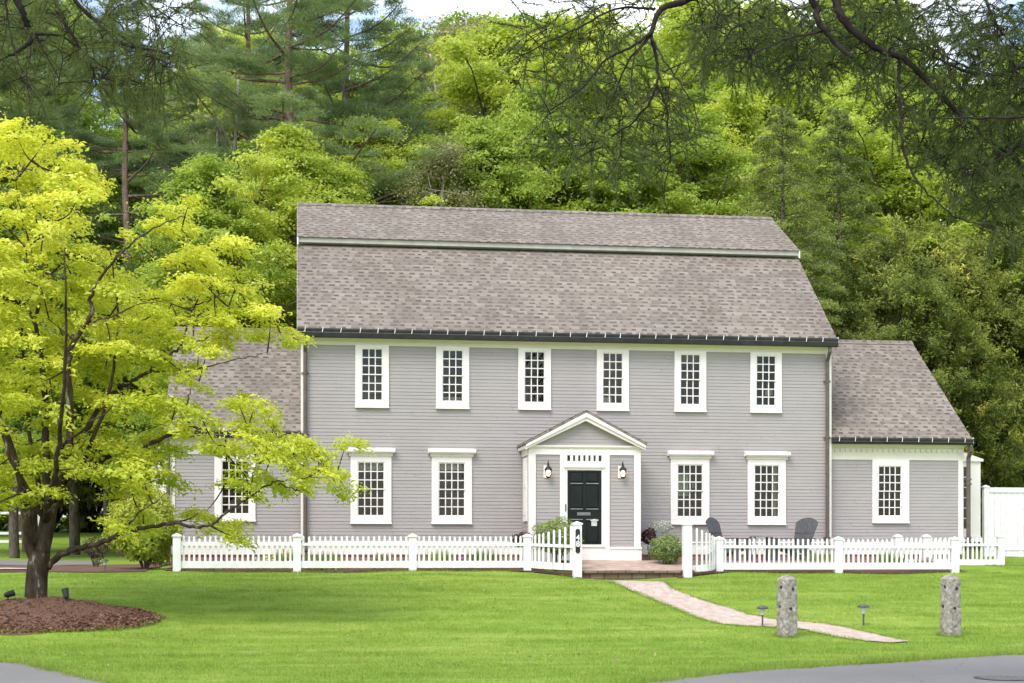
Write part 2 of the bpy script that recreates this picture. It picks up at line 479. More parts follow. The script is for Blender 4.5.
def np_mesh(name, V, Fq, tint=None, mat=None, parent=None, sub=None):
    """fast mesh from arrays; every face has the same number of corners"""
    V = np.asarray(V, dtype=np.float32)
    if sub is not None: V = V - np.asarray(sub, dtype=np.float32)
    k = Fq.shape[1]
    me = bpy.data.meshes.new(name)
    me.vertices.add(len(V)); me.vertices.foreach_set('co', V.ravel())
    me.loops.add(Fq.size); me.loops.foreach_set('vertex_index', Fq.astype(np.int32).ravel())
    me.polygons.add(len(Fq)); me.polygons.foreach_set('loop_start', np.arange(0, Fq.size, k, dtype=np.int32))
    try: me.polygons.foreach_set('loop_total', np.full(len(Fq), k, dtype=np.int32))
    except Exception: pass
    me.update(calc_edges=True); me.validate()
    if tint is not None:
        a = me.attributes.new('tint', 'FLOAT', 'POINT'); a.data.foreach_set('value', np.asarray(tint, dtype=np.float32))
    return link_mesh(name, me, mat, parent)

def unit(a): return a / np.maximum(np.linalg.norm(a, axis=-1, keepdims=True), 1e-9)

def leaf_arrays(C, Nrm, L, asp=.55, rng=RNG, tint=None, fold=.12):
    """rhombic leaves: centres C, normals Nrm, lengths L"""
    n = len(C); Nrm = unit(Nrm)
    t = rng.normal(size=(n, 3)); t = unit(t - Nrm * (t * Nrm).sum(1, keepdims=True)); b = np.cross(Nrm, t)
    L = np.broadcast_to(np.asarray(L), (n,))[:, None]
    V = np.empty((n, 4, 3))
    V[:, 0] = C - t * L * .5 - Nrm * L * fold; V[:, 1] = C + b * L * asp * .5; V[:, 2] = C + t * L * .5 - Nrm * L * fold; V[:, 3] = C - b * L * asp * .5
    Fq = np.arange(n * 4).reshape(n, 4)
    if tint is None: tint = rng.random(n)
    return V.reshape(-1, 3), Fq, np.repeat(tint, 4)

def needle_arrays(C, Dr, L, w, rng=RNG, tint=None, flat=False):
    """thin triangles from C along Dr"""
    n = len(C); Dr = unit(Dr)
    s = unit(np.cross(Dr, rng.normal(size=(n, 3)) * (.45 if flat else 1) + ([0, 0, 1] if flat else [0, 0, 0])))
    L = np.broadcast_to(np.asarray(L), (n,))[:, None]
    V = np.empty((n, 3, 3)); V[:, 0] = C - s * w * .5; V[:, 1] = C + s * w * .5; V[:, 2] = C + Dr * L
    if tint is None: tint = rng.random(n)
    return V.reshape(-1, 3), np.arange(n * 3).reshape(n, 3), np.repeat(tint, 3)

def catmull(pts, k=6):
    P = [np.asarray(p, dtype=float) for p in pts]
    P = [2 * P[0] - P[1]] + P + [2 * P[-1] - P[-2]]
    out = []
    for i in range(1, len(P) - 2):
        for t in np.linspace(0, 1, k, endpoint=False):
            a, b, c, d = P[i - 1], P[i], P[i + 1], P[i + 2]
            out.append(.5 * ((2 * b) + (-a + c) * t + (2 * a - 5 * b + 4 * c - d) * t * t + (-a + 3 * b - 3 * c + d) * t ** 3))
    out.append(P[-2]); return out
#SECTION2
# ================================================================== THE HOUSE
E = EYE
XR, RIDGE_Y, BACK = 13.8, 5.2338, 10.4676
house = thing('colonial_house', 'grey clapboard house with brown gambrel roof, white trim and low side wings', 'house', (0, 0, E - .35))

def siding(mb, to3, z0, z1, spans, pitch=.0865):
    """real lapped boards; to3(u, z, off) -> point, spans(za, zb) -> list of (u0, u1)"""
    z = z0
    while z < z1 - 1e-4:
        zt = min(z + pitch, z1)
        for a0, a1 in spans(z, zt):
            if a1 - a0 < .005: continue
            ed_ = [a0]; nx_ = a0 + random.uniform(.6, 4.5)
            while nx_ < a1 - .4: ed_.append(nx_); nx_ += random.uniform(2.4, 4.6)
            ed_.append(a1)
            for q, (u0, u1) in enumerate(zip(ed_[:-1], ed_[1:])):
                if q: u0 += .004
                k0, k1 = .016 + random.uniform(-.0025, .003), .016 + random.uniform(-.0025, .003)
                w0, w1 = random.uniform(-.0022, .0022), random.uniform(-.0022, .0022)
                mb.poly([to3(u0, z + w0, k0), to3(u1, z + w1, k1), to3(u1, zt + .004, .006), to3(u0, zt + .004, .006)])
                mb.poly([to3(u0, z + w0, 0), to3(u1, z + w1, 0), to3(u1, z + w1, k1), to3(u0, z + w0, k0)])
        z = zt

def cut(u0, u1, holes, za, zb):
    """interval minus the holes whose height range meets za..zb"""
    sp = [(u0, u1)]
    for (a, b, c, d) in holes:
        if zb <= c or za >= d: continue
        ns = []
        for s0, s1 in sp:
            if b <= s0 or a >= s1: ns.append((s0, s1)); continue
            if a > s0: ns.append((s0, a))
            if b < s1: ns.append((b, s1))
        sp = ns
    return sp

def window(Y, x0, x1, z0, z1, gx0, gx1, gz0, gz1, cols, rows, header=None, curtain=None, parent=None, label=None, lock=True):
    """double-hung sash window in a front wall at Y; all z absolute"""
    mb = MB(); yf = Y - .055
    mb.box(x0, gx0, yf, Y + .03, z0, z1); mb.box(gx1, x1, yf, Y + .03, z0, z1)
    mb.box(gx0, gx1, yf, Y + .03, gz1, z1); mb.box(gx0, gx1, yf, Y + .03, z0, gz0)
    # slim inner bead, stepped back
    w = mb.build('window', M['trim'], parent, bevel=.004)
    if label: w['label'] = label
    s = MB(); s.prism([(Y - .085, z0 - .035), (Y - .085, z0 - .008), (Y - .045, z0 + .012), (Y - .0, z0 + .012), (Y - .0, z0 - .035)], x0 - .006, x1 + .006, 'x')
    s.build('sill', M['trim'], w)
    if header:
        hx0, hx1, hz = header
        c = MB()
        c.prism([(Y, z1 - .002), (Y - .075, z1 - .002), (Y - .09, z1 + .02), (Y - .10, z1 + .05), (Y - .16, z1 + .09), (Y - .17, z1 + .115), (Y - .175, hz - .02), (Y - .15, hz), (Y, hz + .03)], hx0 + .055, hx1 - .055, 'x')
        c.prism([(Y, z1 + .075), (Y - .155, z1 + .08), (Y - .185, z1 + .11), (Y - .19, hz - .025), (Y - .16, hz - .004), (Y, hz + .02)], hx0, hx1, 'x')
        c.build('cornice', M['trim'], w)
    zm = (gz0 + gz1) / 2
    for k, (za, zb, yo) in enumerate(((zm - .014, gz1, -.022), (gz0, zm + .014, .006))):
        s = MB(); fr = .026; mu = .025
        y0, y1 = Y + yo - .016, Y + yo + .016
        s.box(gx0, gx0 + fr, y0, y1, za, zb); s.box(gx1 - fr, gx1, y0, y1, za, zb)
        s.box(gx0 + fr, gx1 - fr, y0, y1, zb - fr, zb); s.box(gx0 + fr, gx1 - fr, y0, y1, za, za + fr)
        ix0, ix1, iz0, iz1 = gx0 + fr, gx1 - fr, za + fr, zb - fr
        r2 = rows // 2
        for i in range(1, cols):
            x = ix0 + (ix1 - ix0) * i / cols
            s.box(x - mu / 2, x + mu / 2, y0 + .004, y1 - .004, iz0, iz1)
        for i in range(1, r2):
            z = iz0 + (iz1 - iz0) * i / r2
            for j in range(cols):
                xa = ix0 + (ix1 - ix0) * j / cols + (mu / 2 if j else 0); xb = ix0 + (ix1 - ix0) * (j + 1) / cols - (mu / 2 if j < cols - 1 else 0)
                s.box(xa, xb, y0 + .004, y1 - .004, z - mu / 2, z + mu / 2)
        s.build('sash', M['trim'], w)
        g = MB()   # each little pane set at its own slight tilt
        for i in range(cols):
            for j in range(r2):
                xa = ix0 + (ix1 - ix0) * i / cols; xb = ix0 + (ix1 - ix0) * (i + 1) / cols
                zc = iz0 + (iz1 - iz0) * j / r2; zd = iz0 + (iz1 - iz0) * (j + 1) / r2
                t = [random.uniform(-.0012, .0012) for _ in range(4)]
                g.poly([(xa, Y + yo + t[0], zc), (xb, Y + yo + t[1], zc), (xb, Y + yo + t[2], zd), (xa, Y + yo + t[3], zd)])
        g.build('pane', M['glass'], w)
    if lock:
        k = MB().box(gx1 + .004, gx1 + .03, yf - .012, yf - .001, zm - .012, zm + .004); k.build('catch', M['strap'], w)
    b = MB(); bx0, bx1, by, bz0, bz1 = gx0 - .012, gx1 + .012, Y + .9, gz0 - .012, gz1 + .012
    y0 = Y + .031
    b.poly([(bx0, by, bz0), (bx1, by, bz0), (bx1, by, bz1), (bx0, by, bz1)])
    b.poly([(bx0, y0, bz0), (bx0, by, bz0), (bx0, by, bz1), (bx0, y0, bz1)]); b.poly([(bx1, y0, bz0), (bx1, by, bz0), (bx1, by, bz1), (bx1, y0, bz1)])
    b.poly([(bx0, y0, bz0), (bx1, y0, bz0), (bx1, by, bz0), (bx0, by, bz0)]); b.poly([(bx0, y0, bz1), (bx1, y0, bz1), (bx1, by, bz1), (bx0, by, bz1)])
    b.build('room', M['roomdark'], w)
    if curtain:
        for (ca, cb, cz0, cz1, cm) in curtain:
            c = MB(); xa = gx0 + (gx1 - gx0) * ca; xb = gx0 + (gx1 - gx0) * cb
            n = 14
            pts = [(xa + (xb - xa) * i / n, Y + .12 + .015 * math.sin(i * 2.4)) for i in range(n + 1)]
            for i in range(n):
                c.poly([(*pts[i], gz0 + (gz1 - gz0) * cz0), (*pts[i + 1], gz0 + (gz1 - gz0) * cz0), (*pts[i + 1], gz0 + (gz1 - gz0) * cz1), (*pts[i], gz0 + (gz1 - gz0) * cz1)])
            c.build('curtain', M[cm], w)  # one strip built here is the green reflection, not cloth
    return w

M['shade'] = mat_noisy('brown_roller_shade', (.12, .09, .065), (.17, .13, .095), 6, .9, .05)
# ---- openings
UX = [1.7552, 3.7993, 5.9091, 7.9535, 10.0087, 12.0432]
LX = [1.7272, 3.7778, 10.0013, 12.0631]
UB, FZ = 3.652 + E, 5.194 + E
UG = (3.805 + E, 5.125 + E)
LB, LT, LHZ = .7196 + E, 2.395 + E, 2.585 + E
LG = (.885 + E, 2.255 + E)
holes = [(x - .275, x + .275, UG[0], UG[1]) for x in UX] + [(x - .352, x + .352, LG[0], LG[1]) for x in LX]
SB = .235 + E      # bottom of the siding
# porch extents
PY = -1.25
PX0, PX1 = XY(529.8, PY), XY(639.3, PY)
holes_f = holes + [(PX0 + .05, PX1 - .05, 0, 2.6 + E)]

wall = MB()
siding(wall, lambda u, z, o: (u, -o, z), SB, FZ + .14, lambda a, b: cut(.12, XR - .12, holes_f, a, b))
def gambrel(z):      # half depth of the gable wall at height z (front side Y)
    zz = z - E
    if zz < 5.3: return 0
    if zz < 8.2: return (zz - 5.3) / (8.2 - 5.3) * 2.75
    return 2.75 + (zz - 8.2) / (9.8 - 8.2) * (RIDGE_Y - 2.75)
for sgn, X in ((-1, 0), (1, XR)):
    siding(wall, lambda u, z, o: (X + sgn * o, u, z), SB, 9.75 + E, lambda a, b: [(gambrel(b) + .03, BACK - gambrel(b) - .03)])
siding(wall, lambda u, z, o: (u, BACK + o, z), SB, FZ + .14, lambda a, b: [(.05, XR - .05)])
wall.build('wall', M['siding'], house)

# foundation, water table, corner boards, frieze
f = MB()
f.box(.02, PX0 + .06, .015, .25, -.75 + E, -.09 + E); f.box(PX1 - .06, XR - .02, .015, .25, -.75 + E, -.09 + E)
f.box(.02, .25, .26, BACK - .02, -.75 + E, -.09 + E); f.box(XR - .25, XR - .02, .26, BACK - .02, -.75 + E, -.09 + E); f.box(.26, XR - .26, BACK - .25, BACK - .02, -.75 + E, -.09 + E)
f.build('foundation', M['brick'], house)
w = MB()
for a, b in ((0, PX0 + .06), (PX1 - .06, XR)):
    w.box(a, b, -.03, .012, -.088 + E, .205 + E); w.prism([(-.055, .203 + E), (-.055, .225 + E), (-.024, .24 + E), (.01, .24 + E), (.01, .203 + E)], a, b, 'x')
w.build('water_table', M['trim'], house)
for x0, x1, s in ((-.028, .118, 1), (XR - .118, XR + .028, 1)):
    c = MB().box(x0, x1, -.034, .10, .242 + E, FZ); c.build('corner_board', M['trim'], house)
fz = MB(); fz.box(-.03, XR + .03, -.032, .01, FZ, 5.33 + E)
fz.prism([(-.03, 5.29 + E), (-.06, 5.30 + E), (-.10, 5.36 + E), (-.27, 5.37 + E), (-.27, 5.46 + E), (-.03, 5.46 + E)], -.03, XR + .03, 'x')
fz.build('frieze', M['frieze'], house)

def shingles(mb, x0, x1, y0, z0, y1, z1, exp=.17, t=.006, axis='x', jitter=.0):
    """courses from the eave (y0,z0) up to (y1,z1)"""
    L = math.hypot(y1 - y0, z1 - z0); dy, dz = (y1 - y0) / L, (z1 - z0) / L
    ny, nz = -dz, dy
    if nz < 0: ny, nz = -ny, -nz
    n = int(math.ceil(L / exp)); nx = max(2, int(abs(x1 - x0) / .6))
    mk = (lambda a, b, c: (a, b, c)) if axis == 'x' else (lambda a, b, c: (b, a, c))
    xs = [x0 + (x1 - x0) * i / nx for i in range(nx + 1)]
    for i in range(n):
        s0, s1 = i * exp, min((i + 1) * exp, L)
        lift = [t + random.uniform(-.002, .002) for _ in xs]
        for k in range(nx):
            xa, xb = xs[k], xs[k + 1]; la, lb = lift[k], lift[k + 1]
            A = mk(xa, y0 + dy * s0 + ny * la, z0 + dz * s0 + nz * la); B = mk(xb, y0 + dy * s0 + ny * lb, z0 + dz * s0 + nz * lb)
            Cc = mk(xb, y0 + dy * s1 + ny * .003, z0 + dz * s1 + nz * .003); D = mk(xa, y0 + dy * s1 + ny * .003, z0 + dz * s1 + nz * .003)
            mb.poly([A, B, Cc, D], [(xa, s0 + .0675 * 0), (xb, s0), (xb, s1), (xa, s1)])
            A0 = mk(xa, y0 + dy * s0, z0 + dz * s0); B0 = mk(xb, y0 + dy * s0, z0 + dz * s0)
            mb.poly([A0, B0, B, A], [(xa, s0), (xb, s0), (xb, s0 + .002), (xa, s0 + .002)])

RX0, RX1 = -.12, 13.86
roof = MB()
KY, KZ, UY0, UZ0 = 2.79, 8.24 + E, 2.62, 8.43 + E
RZ = 9.90 + E
EYv, EZ = -.34, 5.565 + E
for m in (0, 1):
    mir = (lambda y: y) if not m else (lambda y: 2 * RIDGE_Y - y)
    shingles(roof, RX0, RX1, mir(EYv), EZ, mir(KY), KZ)
    shingles(roof, RX0, RX1, mir(UY0), UZ0, mir(RIDGE_Y), RZ)
rf = roof.build('roof', M['shingle'], house)
t = MB()
for m in (0, 1):
    mir = (lambda y: y) if not m else (lambda y: 2 * RIDGE_Y - y)
    t.prism([(mir(KY - .12), UZ0 - .125), (mir(KY - .12), UZ0 + .0), (mir(UY0), UZ0 - .008), (mir(KY + .25), UZ0 + .10), (mir(KY + .25), UZ0 - .18)], RX0 + .004, RX1 - .004, 'x')
t.build('roof_trim', mat_noisy('weathered_pale_trim', (.36, .35, .31), (.48, .47, .42), 4, .6, .05), rf)
rc = MB().prism([(RIDGE_Y - .15, RZ - .062), (RIDGE_Y, RZ + .042), (RIDGE_Y + .15, RZ - .062), (RIDGE_Y, RZ + .015)], RX0 - .005, RX1 + .005, 'x')
rc.build('ridge_cap', M['shingle'], rf)
# rake boards on both gable ends
for X0, X1 in ((RX0 - .005, RX0 + .03), (RX1 - .03, RX1 + .005)):
    r = MB()
    for m in (0, 1):
        mir = (lambda y: y) if not m else (lambda y: 2 * RIDGE_Y - y)
        def rake(ya, za, yb, zb, th):
            q = [(mir(ya), za), (mir(yb), zb), (mir(yb), zb - th), (mir(ya), za - th)]
            r.prism(q, X0, X1, 'x')
        rake(EYv, EZ - .002, KY, KZ - .002, .22); rake(UY0, UZ0 - .004, RIDGE_Y, RZ - .004, .2)
    r.build('rake_board', M['trim'], rf)
# soffit closing boards so nothing shows between wall and roof
so = MB()
so.poly([(RX0 + .03, EYv + .02, EZ - .10), (RX1 - .03, EYv + .02, EZ - .10), (RX1 - .03, KY, KZ - .06), (RX0 + .03, KY, KZ - .06)])
so.build('roof_deck', M['frieze'], rf)

def gutter(x0, x1, Y, zt, parent, step, h=.2):
    g = MB(); zb = zt - h
    g.prism([(Y, zt), (Y - .12, zt - .005), (Y - .125, zt - .03), (Y - .105, zt - .09), (Y - .115, zt - .11), (Y - .09, zb + .02), (Y - .06, zb), (Y, zb)], x0, x1, 'x')
    go = g.build('gutter', M['gutter'], parent)
    n = int((x1 - x0) / step)
    for i in range(n):
        x = x0 + .2 + i * step + random.uniform(-.03, .03)
        if x > x1 - .1: break
        s = MB().bar((x, Y - .137, zt - .105), (x + .02, Y - .118, zt + .012), .018, .007, (0, -1, 0)); s.bar((x + .02, Y - .118, zt + .014), (x + .025, Y + .03, zt + .05), .018, .007)
        s.build('gutter_strap', M['strap'], go)
    e = MB().box(x1 - .001, x1 + .012, Y - .1, Y + .01, zt - .13, zt + .03); e.build('end_cap', M['fence_white'], go)
    return go
g0 = gutter(RX0 - .0, RX1 + .03, EYv + .06, EZ - .005, house, .445, .225)

def downspout(x, Y, zt, ze, zb, parent, w=.085, elbow=.25):
    d = MB(); hw = w / 2
    pts = [(x, Y - elbow, zt), (x, Y - elbow, zt - .14), (x, Y - .055, zt - .14 - elbow * .9), (x, Y - .055, ze), (x, Y - .055, zb)]
    d.tube(pts, [hw] * 5, 10)
    o = d.build('downspout', M['brown_metal'], parent)
    for z in (zt - .9, (ze + zb) / 2 + .8, zb + .55):
        s = MB().tube([(x, Y - .055, z - .03), (x, Y - .055, z + .03)], hw + .012, 10); s.box(x - hw - .05, x + hw + .05, Y - .024, Y - .008, z - .018, z + .018)
        s.build('bracket', M['brown_metal'], o)
    s = MB().lathe((x, Y - .055, zb + .28), [(hw + .003, 0), (hw + .03, .03), (hw + .03, .09), (hw + .003, .12)], 12); s.build('joint_collar', M['brown_metal'], o)
    return o
downspout(XY(827.0, -.06), -.036, EZ - .2, EZ - 1, -.2 + E, house, .10)
downspout(XY(305.2, -.06), -.036, EZ - .2, EZ - 1, -.3 + E, house, .10)

# ---- windows of the main block
for i, x in enumerate(UX):
    cur = None  # upper-window strips vary the pane tones in place of reflections
    if i == 0: cur = [(0, 1, .0, .42, 'shade')]
    if i == 1: cur = [(0, 1, .0, .10, 'curtain')]
    if i == 4: cur = [(0, 1, .84, 1, 'shade')]
    if i == 5: cur = [(.55, .95, .22, .36, 'curtain')]
    if i == 3: cur = [(.02, .5, .02, .14, 'curtain')]
    window(0, x - .4224, x + .4224, UB, FZ + .016, x - .268, x + .268, UG[0], UG[1], 3, 6, None, cur, house)
LC = [[(0, 1, .86, 1, 'curtain')], [(0, 1, .86, 1, 'curtain')], [(0.02, .5, .40, .84, 'green_reflection'), (.62, .74, .55, .66, 'curtain')], [(.80, 1, 0, 1, 'curtain'), (0, .07, 0, 1, 'curtain')]]  # third window's green strip is a painted reflection
for i, x in enumerate(LX):
    window(0, x - .5135, x + .5135, LB, LT, x - .342, x + .342, LG[0], LG[1], 4, 6, (x - .607, x + .607, LHZ), LC[i], house)

# ================================================================== WINGS
WY = .25
def wing(xa, xb, side, win_px):
    """xa..xb wall extents; side = +1 free end at the right, -1 at the left"""
    zf, zg = 2.43 + E, 2.86 + E
    wx = [XY(p, WY) for p in win_px]           # casing l/r, glass l/r
    zb_, zt_ = ZY(522, XY(890, WY), WY), zf + .012
    gz0, gz1 = ZY(516.4, XY(890, WY), WY), ZY(465.9, XY(890, WY), WY)
    hl = [(wx[2] - .01, wx[3] + .01, gz0 - .01, gz1 + .01)]
    s = MB()
    c0, c1 = (xa, xb - .1) if side > 0 else (xa + .1, xb)
    siding(s, lambda u, z, o: (u, WY - o, z), SB, zf + .05, lambda a, b: cut(c0, c1, hl, a, b))
    X = xb if side > 0 else xa
    rY, rZ = 4.0, 6.12 + E; depthb = 8.0
    def gh(z): return max(0, (z - zg) / (rZ - zg) * (rY - WY))
    siding(s, lambda u, z, o: (X + side * o, u, z), SB, rZ - .1, lambda a, b: [(WY + gh(b) + .06, 2 * rY - WY - gh(b) - .06)])
    siding(s, lambda u, z, o: (u, 2 * rY - WY + o, z), SB, zf + .05, lambda a, b: [(xa, xb)])
    s.build('wing_wall', M['siding'], house)
    b = MB()
    b.box(xa, xb, WY + .02, WY + .2, -.9 + E, -.09 + E); b.build('foundation', M['brick'], house)
    w = MB().box(xa, xb, WY - .03, WY + .012, -.088 + E, .235 + E); w.build('water_table', M['trim'], house)
    c = MB(); cx0, cx1 = (xb - .1, xb + .03) if side > 0 else (xa - .03, xa + .1)
    c.box(cx0, cx1, WY - .034, WY + .1, .237 + E, zf); c.build('corner_board', M['trim'], house)
    fr = MB(); e0, e1 = (xa, xb + .05) if side > 0 else (xa - .05, xb)
    fr.box(e0, e1, WY - .032, WY + .01, zf, zg - .1)
    fr.prism([(WY - .03, zg - .12), (WY - .06, zg - .11), (WY - .10, zg - .05), (WY - .27, zg - .04), (WY - .27, zg + .05), (WY - .03, zg + .05)], e0, e1, 'x')
    k = e0 + .05
    while k < e1 - .06:                              # dentil row under the eave
        fr.box(k, k + .07, WY - .07, WY - .033, zf + .21, zf + .29); k += .15
    fr.build('frieze', M['frieze'], house)
    rr = MB(); r0, r1 = (xa - .0, xb + .16) if side > 0 else (xa - .16, xb)
    if side > 0: r0 = XR + .022
    else: r1 = -.022
    eY, eZ = WY - .30, 3.0 + E
    shingles(rr, r0, r1, eY, eZ, rY, rZ); shingles(rr, r0, r1, 2 * rY - eY, eZ, rY, rZ)
    ro = rr.build('wing_roof', M['shingle'], house)
    cp = MB().prism([(rY - .15, rZ - .09), (rY, rZ + .04), (rY + .15, rZ - .09), (rY, rZ + .01)], r0, r1, 'x'); cp.build('ridge_cap', M['shingle'], ro)
    rk = MB(); q0, q1 = (r1 - .03, r1 + .004) if side > 0 else (r0 - .004, r0 + .03)
    for m in (0, 1):
        mir = (lambda y: y) if not m else (lambda y: 2 * rY - y)
        rk.prism([(mir(eY), eZ - .002), (mir(rY), rZ - .002), (mir(rY), rZ - .19), (mir(eY), eZ - .19)], q0, q1, 'x')
    rk.build('rake_board', M['trim'], ro)
    gutter(r0, r1 + (.02 if side > 0 else 0), eY + .06, eZ - .004, house, .43, .17)
    window(WY, wx[0], wx[1], zb_, zt_, wx[2], wx[3], gz0, gz1, 4, 6, None, [(.0, .16, .0, 1, 'shade'), (.84, 1, 0, 1, 'shade')], house)
    return eZ

wing(XR, XY(961.5, WY), 1, (871.9, 908.5, 877.6, 901.1))
wing(XY(171, WY), 0, -1, (214.5, 255.5, 221.5, 249.5))
downspout(XY(967, WY), WY - .036, 2.82 + E, 2.2 + E, -.2 + E, house, .115, .2)
downspout(XY(168.7, WY), WY - .036, 2.82 + E, 2.2 + E, -.3 + E, house, .085, .2)

def bay(x_in, x_out, Y0, Y1, side, name='side_bay'):
    z0, z1 = .30 + E, 2.50 + E
    b = MB(); xa, xb = min(x_in, x_out), max(x_in, x_out)
    # front face with one narrow window: built as frame boards round it
    g0, g1 = (xb - .62, xb - .36) if side > 0 else (xa + .36, xa + .62)
    zg0, zg1 = .62 + E, 2.32 + E
    b.box(xa, g0, Y0, Y0 + .08, z0, z1); b.box(g1, xb, Y0, Y0 + .08, z0, z1); b.box(g0, g1, Y0, Y0 + .08, zg1, z1); b.box(g0, g1, Y0, Y0 + .08, z0, zg0)
    b.box(x_out - side * .08, x_out, Y0 + .081, Y1, z0, z1); b.box(xa, xb, Y1 + .001, Y1 + .08, z0, z1)
    b.box(xa - .0, xb, Y0 - .02, Y0 - .001, z0 - .05, z0 + .12)
    o = b.build(name, M['trim'], house, bevel=.004)
    s = MB()
    s.box(g0 - .06, g0, Y0 - .025, Y0 - .001, zg0 - .06, zg1 + .06); s.box(g1, g1 + .06, Y0 - .025, Y0 - .001, zg0 - .06, zg1 + .06)
    for i in range(1, 6):
        z = zg0 + (zg1 - zg0) * i / 6; s.box(g0, g1, Y0 + .02, Y0 + .045, z - .012, z + .012)
    s.box((g0 + g1) / 2 - .01, (g0 + g1) / 2 + .01, Y0 + .024, Y0 + .041, zg0, zg1)
    s.build('window_frame', M['trim'], o)
    MB().poly([(g0, Y0 + .034, zg0), (g1, Y0 + .034, zg0), (g1, Y0 + .034, zg1), (g0, Y0 + .034, zg1)]).build('pane', M['glass'], o)
    MB().box(g0, g1, Y0 + .3, Y0 + .32, zg0, zg1).build('curtain', M['curtain'], o)
    r = MB()
    zi = 2.86 + E
    q = [(x_in, zi), (x_out + side * .06, z1 + .03), (x_out + side * .06, z1 - .03), (x_in, z1 - .03)]
    r.prism(q, Y0 - .06, Y1 + .1, 'y'); r.build('bay_roof', M['trim'], o)
bay(XY(961.5, WY) + .032, XY(980.5, 1.2), 1.2, 3.4, 1)
bay(XY(171, WY) - .032, XY(152, 1.2), 1.2, 3.4, -1)

# ================================================================== ENTRANCE PORCH
PZ0, PZF, PZW = -.23 + E, 2.40 + E, 2.62 + E         # floor, frieze bottom, wall top
AX = (PX0 + PX1) / 2 + .0
D0, D1 = XY(559.8, PY), XY(609.2, PY)               # door surround
S0, S1 = XY(567.2, PY), XY(601.4, PY)               # slab
SZ0, SZ1 = ZY(544.6, 7, PY), ZY(470.3, 7, PY)
cb = .155
pw = MB()
ph = [(D0 + .02, D1 - .02, 0, PZF)]
siding(pw, lambda u, z, o: (u, PY - o, z), .10 + E, PZF + .02, lambda a, b: cut(PX0 + cb, PX1 - cb, ph, a, b))
APZ = 3.44 + E
HWd = 1.51
siding(pw, lambda u, z, o: (u, PY - o, z), PZW - .0, APZ - .12, lambda a, b: [(AX - (APZ - .09 - b) * HWd / .78, AX + (APZ - .09 - b) * HWd / .78)])
for X, sg in ((PX0, -1), (PX1, 1)):
    siding(pw, lambda u, z, o: (X + sg * o, u, z), .10 + E, PZW, lambda a, b: [(PY + .12, -.022)])
porch = pw.build('porch_wall', M['siding'], house)
pt = MB()
for xa, xb in ((PX0 - .028, PX0 + cb - .01), (PX1 - cb + .01, PX1 + .028)):
    pt.box(xa, xb, PY - .04, PY + .14, .08 + E, PZF)
pt.box(PX0 - .03, PX1 + .03, PY - .038, PY + .1, PZF, PZW - .03)
pt.prism([(PY + .05, PZW - .075), (PY - .05, PZW - .07), (PY - .085, PZW - .03), (PY - .09, PZW + .012), (PY + .05, PZW + .02)], AX - HWd + .10, AX + HWd - .10, 'x')
for xa, xb in ((PX0 - .05, D0 - .005), (D1 + .005, PX1 + .05)):    # base boards
    pt.box(xa, xb, PY - .05, PY + .02, PZ0 - .1, .06 + E); pt.prism([(PY - .075, .055 + E), (PY - .07, .075 + E), (PY - .03, .1 + E), (PY + .01, .1 + E), (PY + .01, .055 + E)], xa, xb, 'x')
for X, sg in ((PX0, -1), (PX1, 1)):
    xs = sorted((X, X + sg * .045)); pt.box(xs[0], xs[1], PY + .021, -.033, PZ0 - .1, .09 + E)
    pt.box(min(X, X + sg * .03), max(X, X + sg * .03), PY + .141, -.024, PZF, PZW + .06)
pt.build('porch_trim', M['trim'], porch)
# narrow side panels of the vestibule
for X, sg in ((PX0, -1), (PX1, 1)):
    s = MB(); a0, a1 = (PY + .32, PY + .86)
    xs = sorted((X + sg * .0, X + sg * .05)); s.box(xs[0], xs[1], a0, a1, .75 + E, 2.34 + E)
    xs = sorted((X + sg * .051, X + sg * .062)); s.box(xs[0], xs[1], a0 + .1, a1 - .1, .9 + E, 1.5 + E); s.box(xs[0], xs[1], a0 + .1, a1 - .1, 1.6 + E, 2.22 + E)
    s.build('side_panel', M['trim'], porch)
# roof
pr = MB()
eZp = APZ - .78 * (HWd + .03) / HWd
for sg in (-1, 1):
    xe = AX + sg * (HWd + .03)
    shingles(pr, PY - .2, -.022, xe, eZp + .05, AX, APZ + .06, .17, .006, axis='y')
for sg in (-1, 1):
    xe = AX + sg * (HWd + .03)
    pr.prism([(xe, eZp - .004), (AX, APZ - .004), (AX, APZ + .058), (xe, eZp + .048)], PY - .2, -.022, 'y')
prf = pr.build('porch_roof', M['shingle'], house)
rk = MB()
for sg in (-1, 1):
    xe = AX + sg * HWd
    for (yf, yb, th, dz) in ((PY - .215, PY - .17, .10, -.006), (PY - .169, PY - .03, .19, -.012)):
        q = [(xe, eZp - .0 + dz), (AX, APZ + dz), (AX, APZ - th + dz), (xe, eZp - th * .62 + dz)]
        rk.prism(q, yf, yb, 'y')
    # soffit / side eave box
    x0, x1 = sorted((AX + sg * (HWd - .0), AX + sg * (HWd - .14)))
    rk.box(x0, x1, PY - .02, -.03, eZp - .09, eZp - .012)
rk.build('rake_board', M['trim'], prf)
un = MB()
for sg in (-1, 1):
    xe = AX + sg * (HWd - .01)
    un.poly([(xe, PY - .16, eZp - .01), (xe, -.03, eZp - .01), (AX, -.03, APZ - .02), (AX, PY - .16, APZ - .02)])
un.build('roof_deck', M['frieze'], prf)
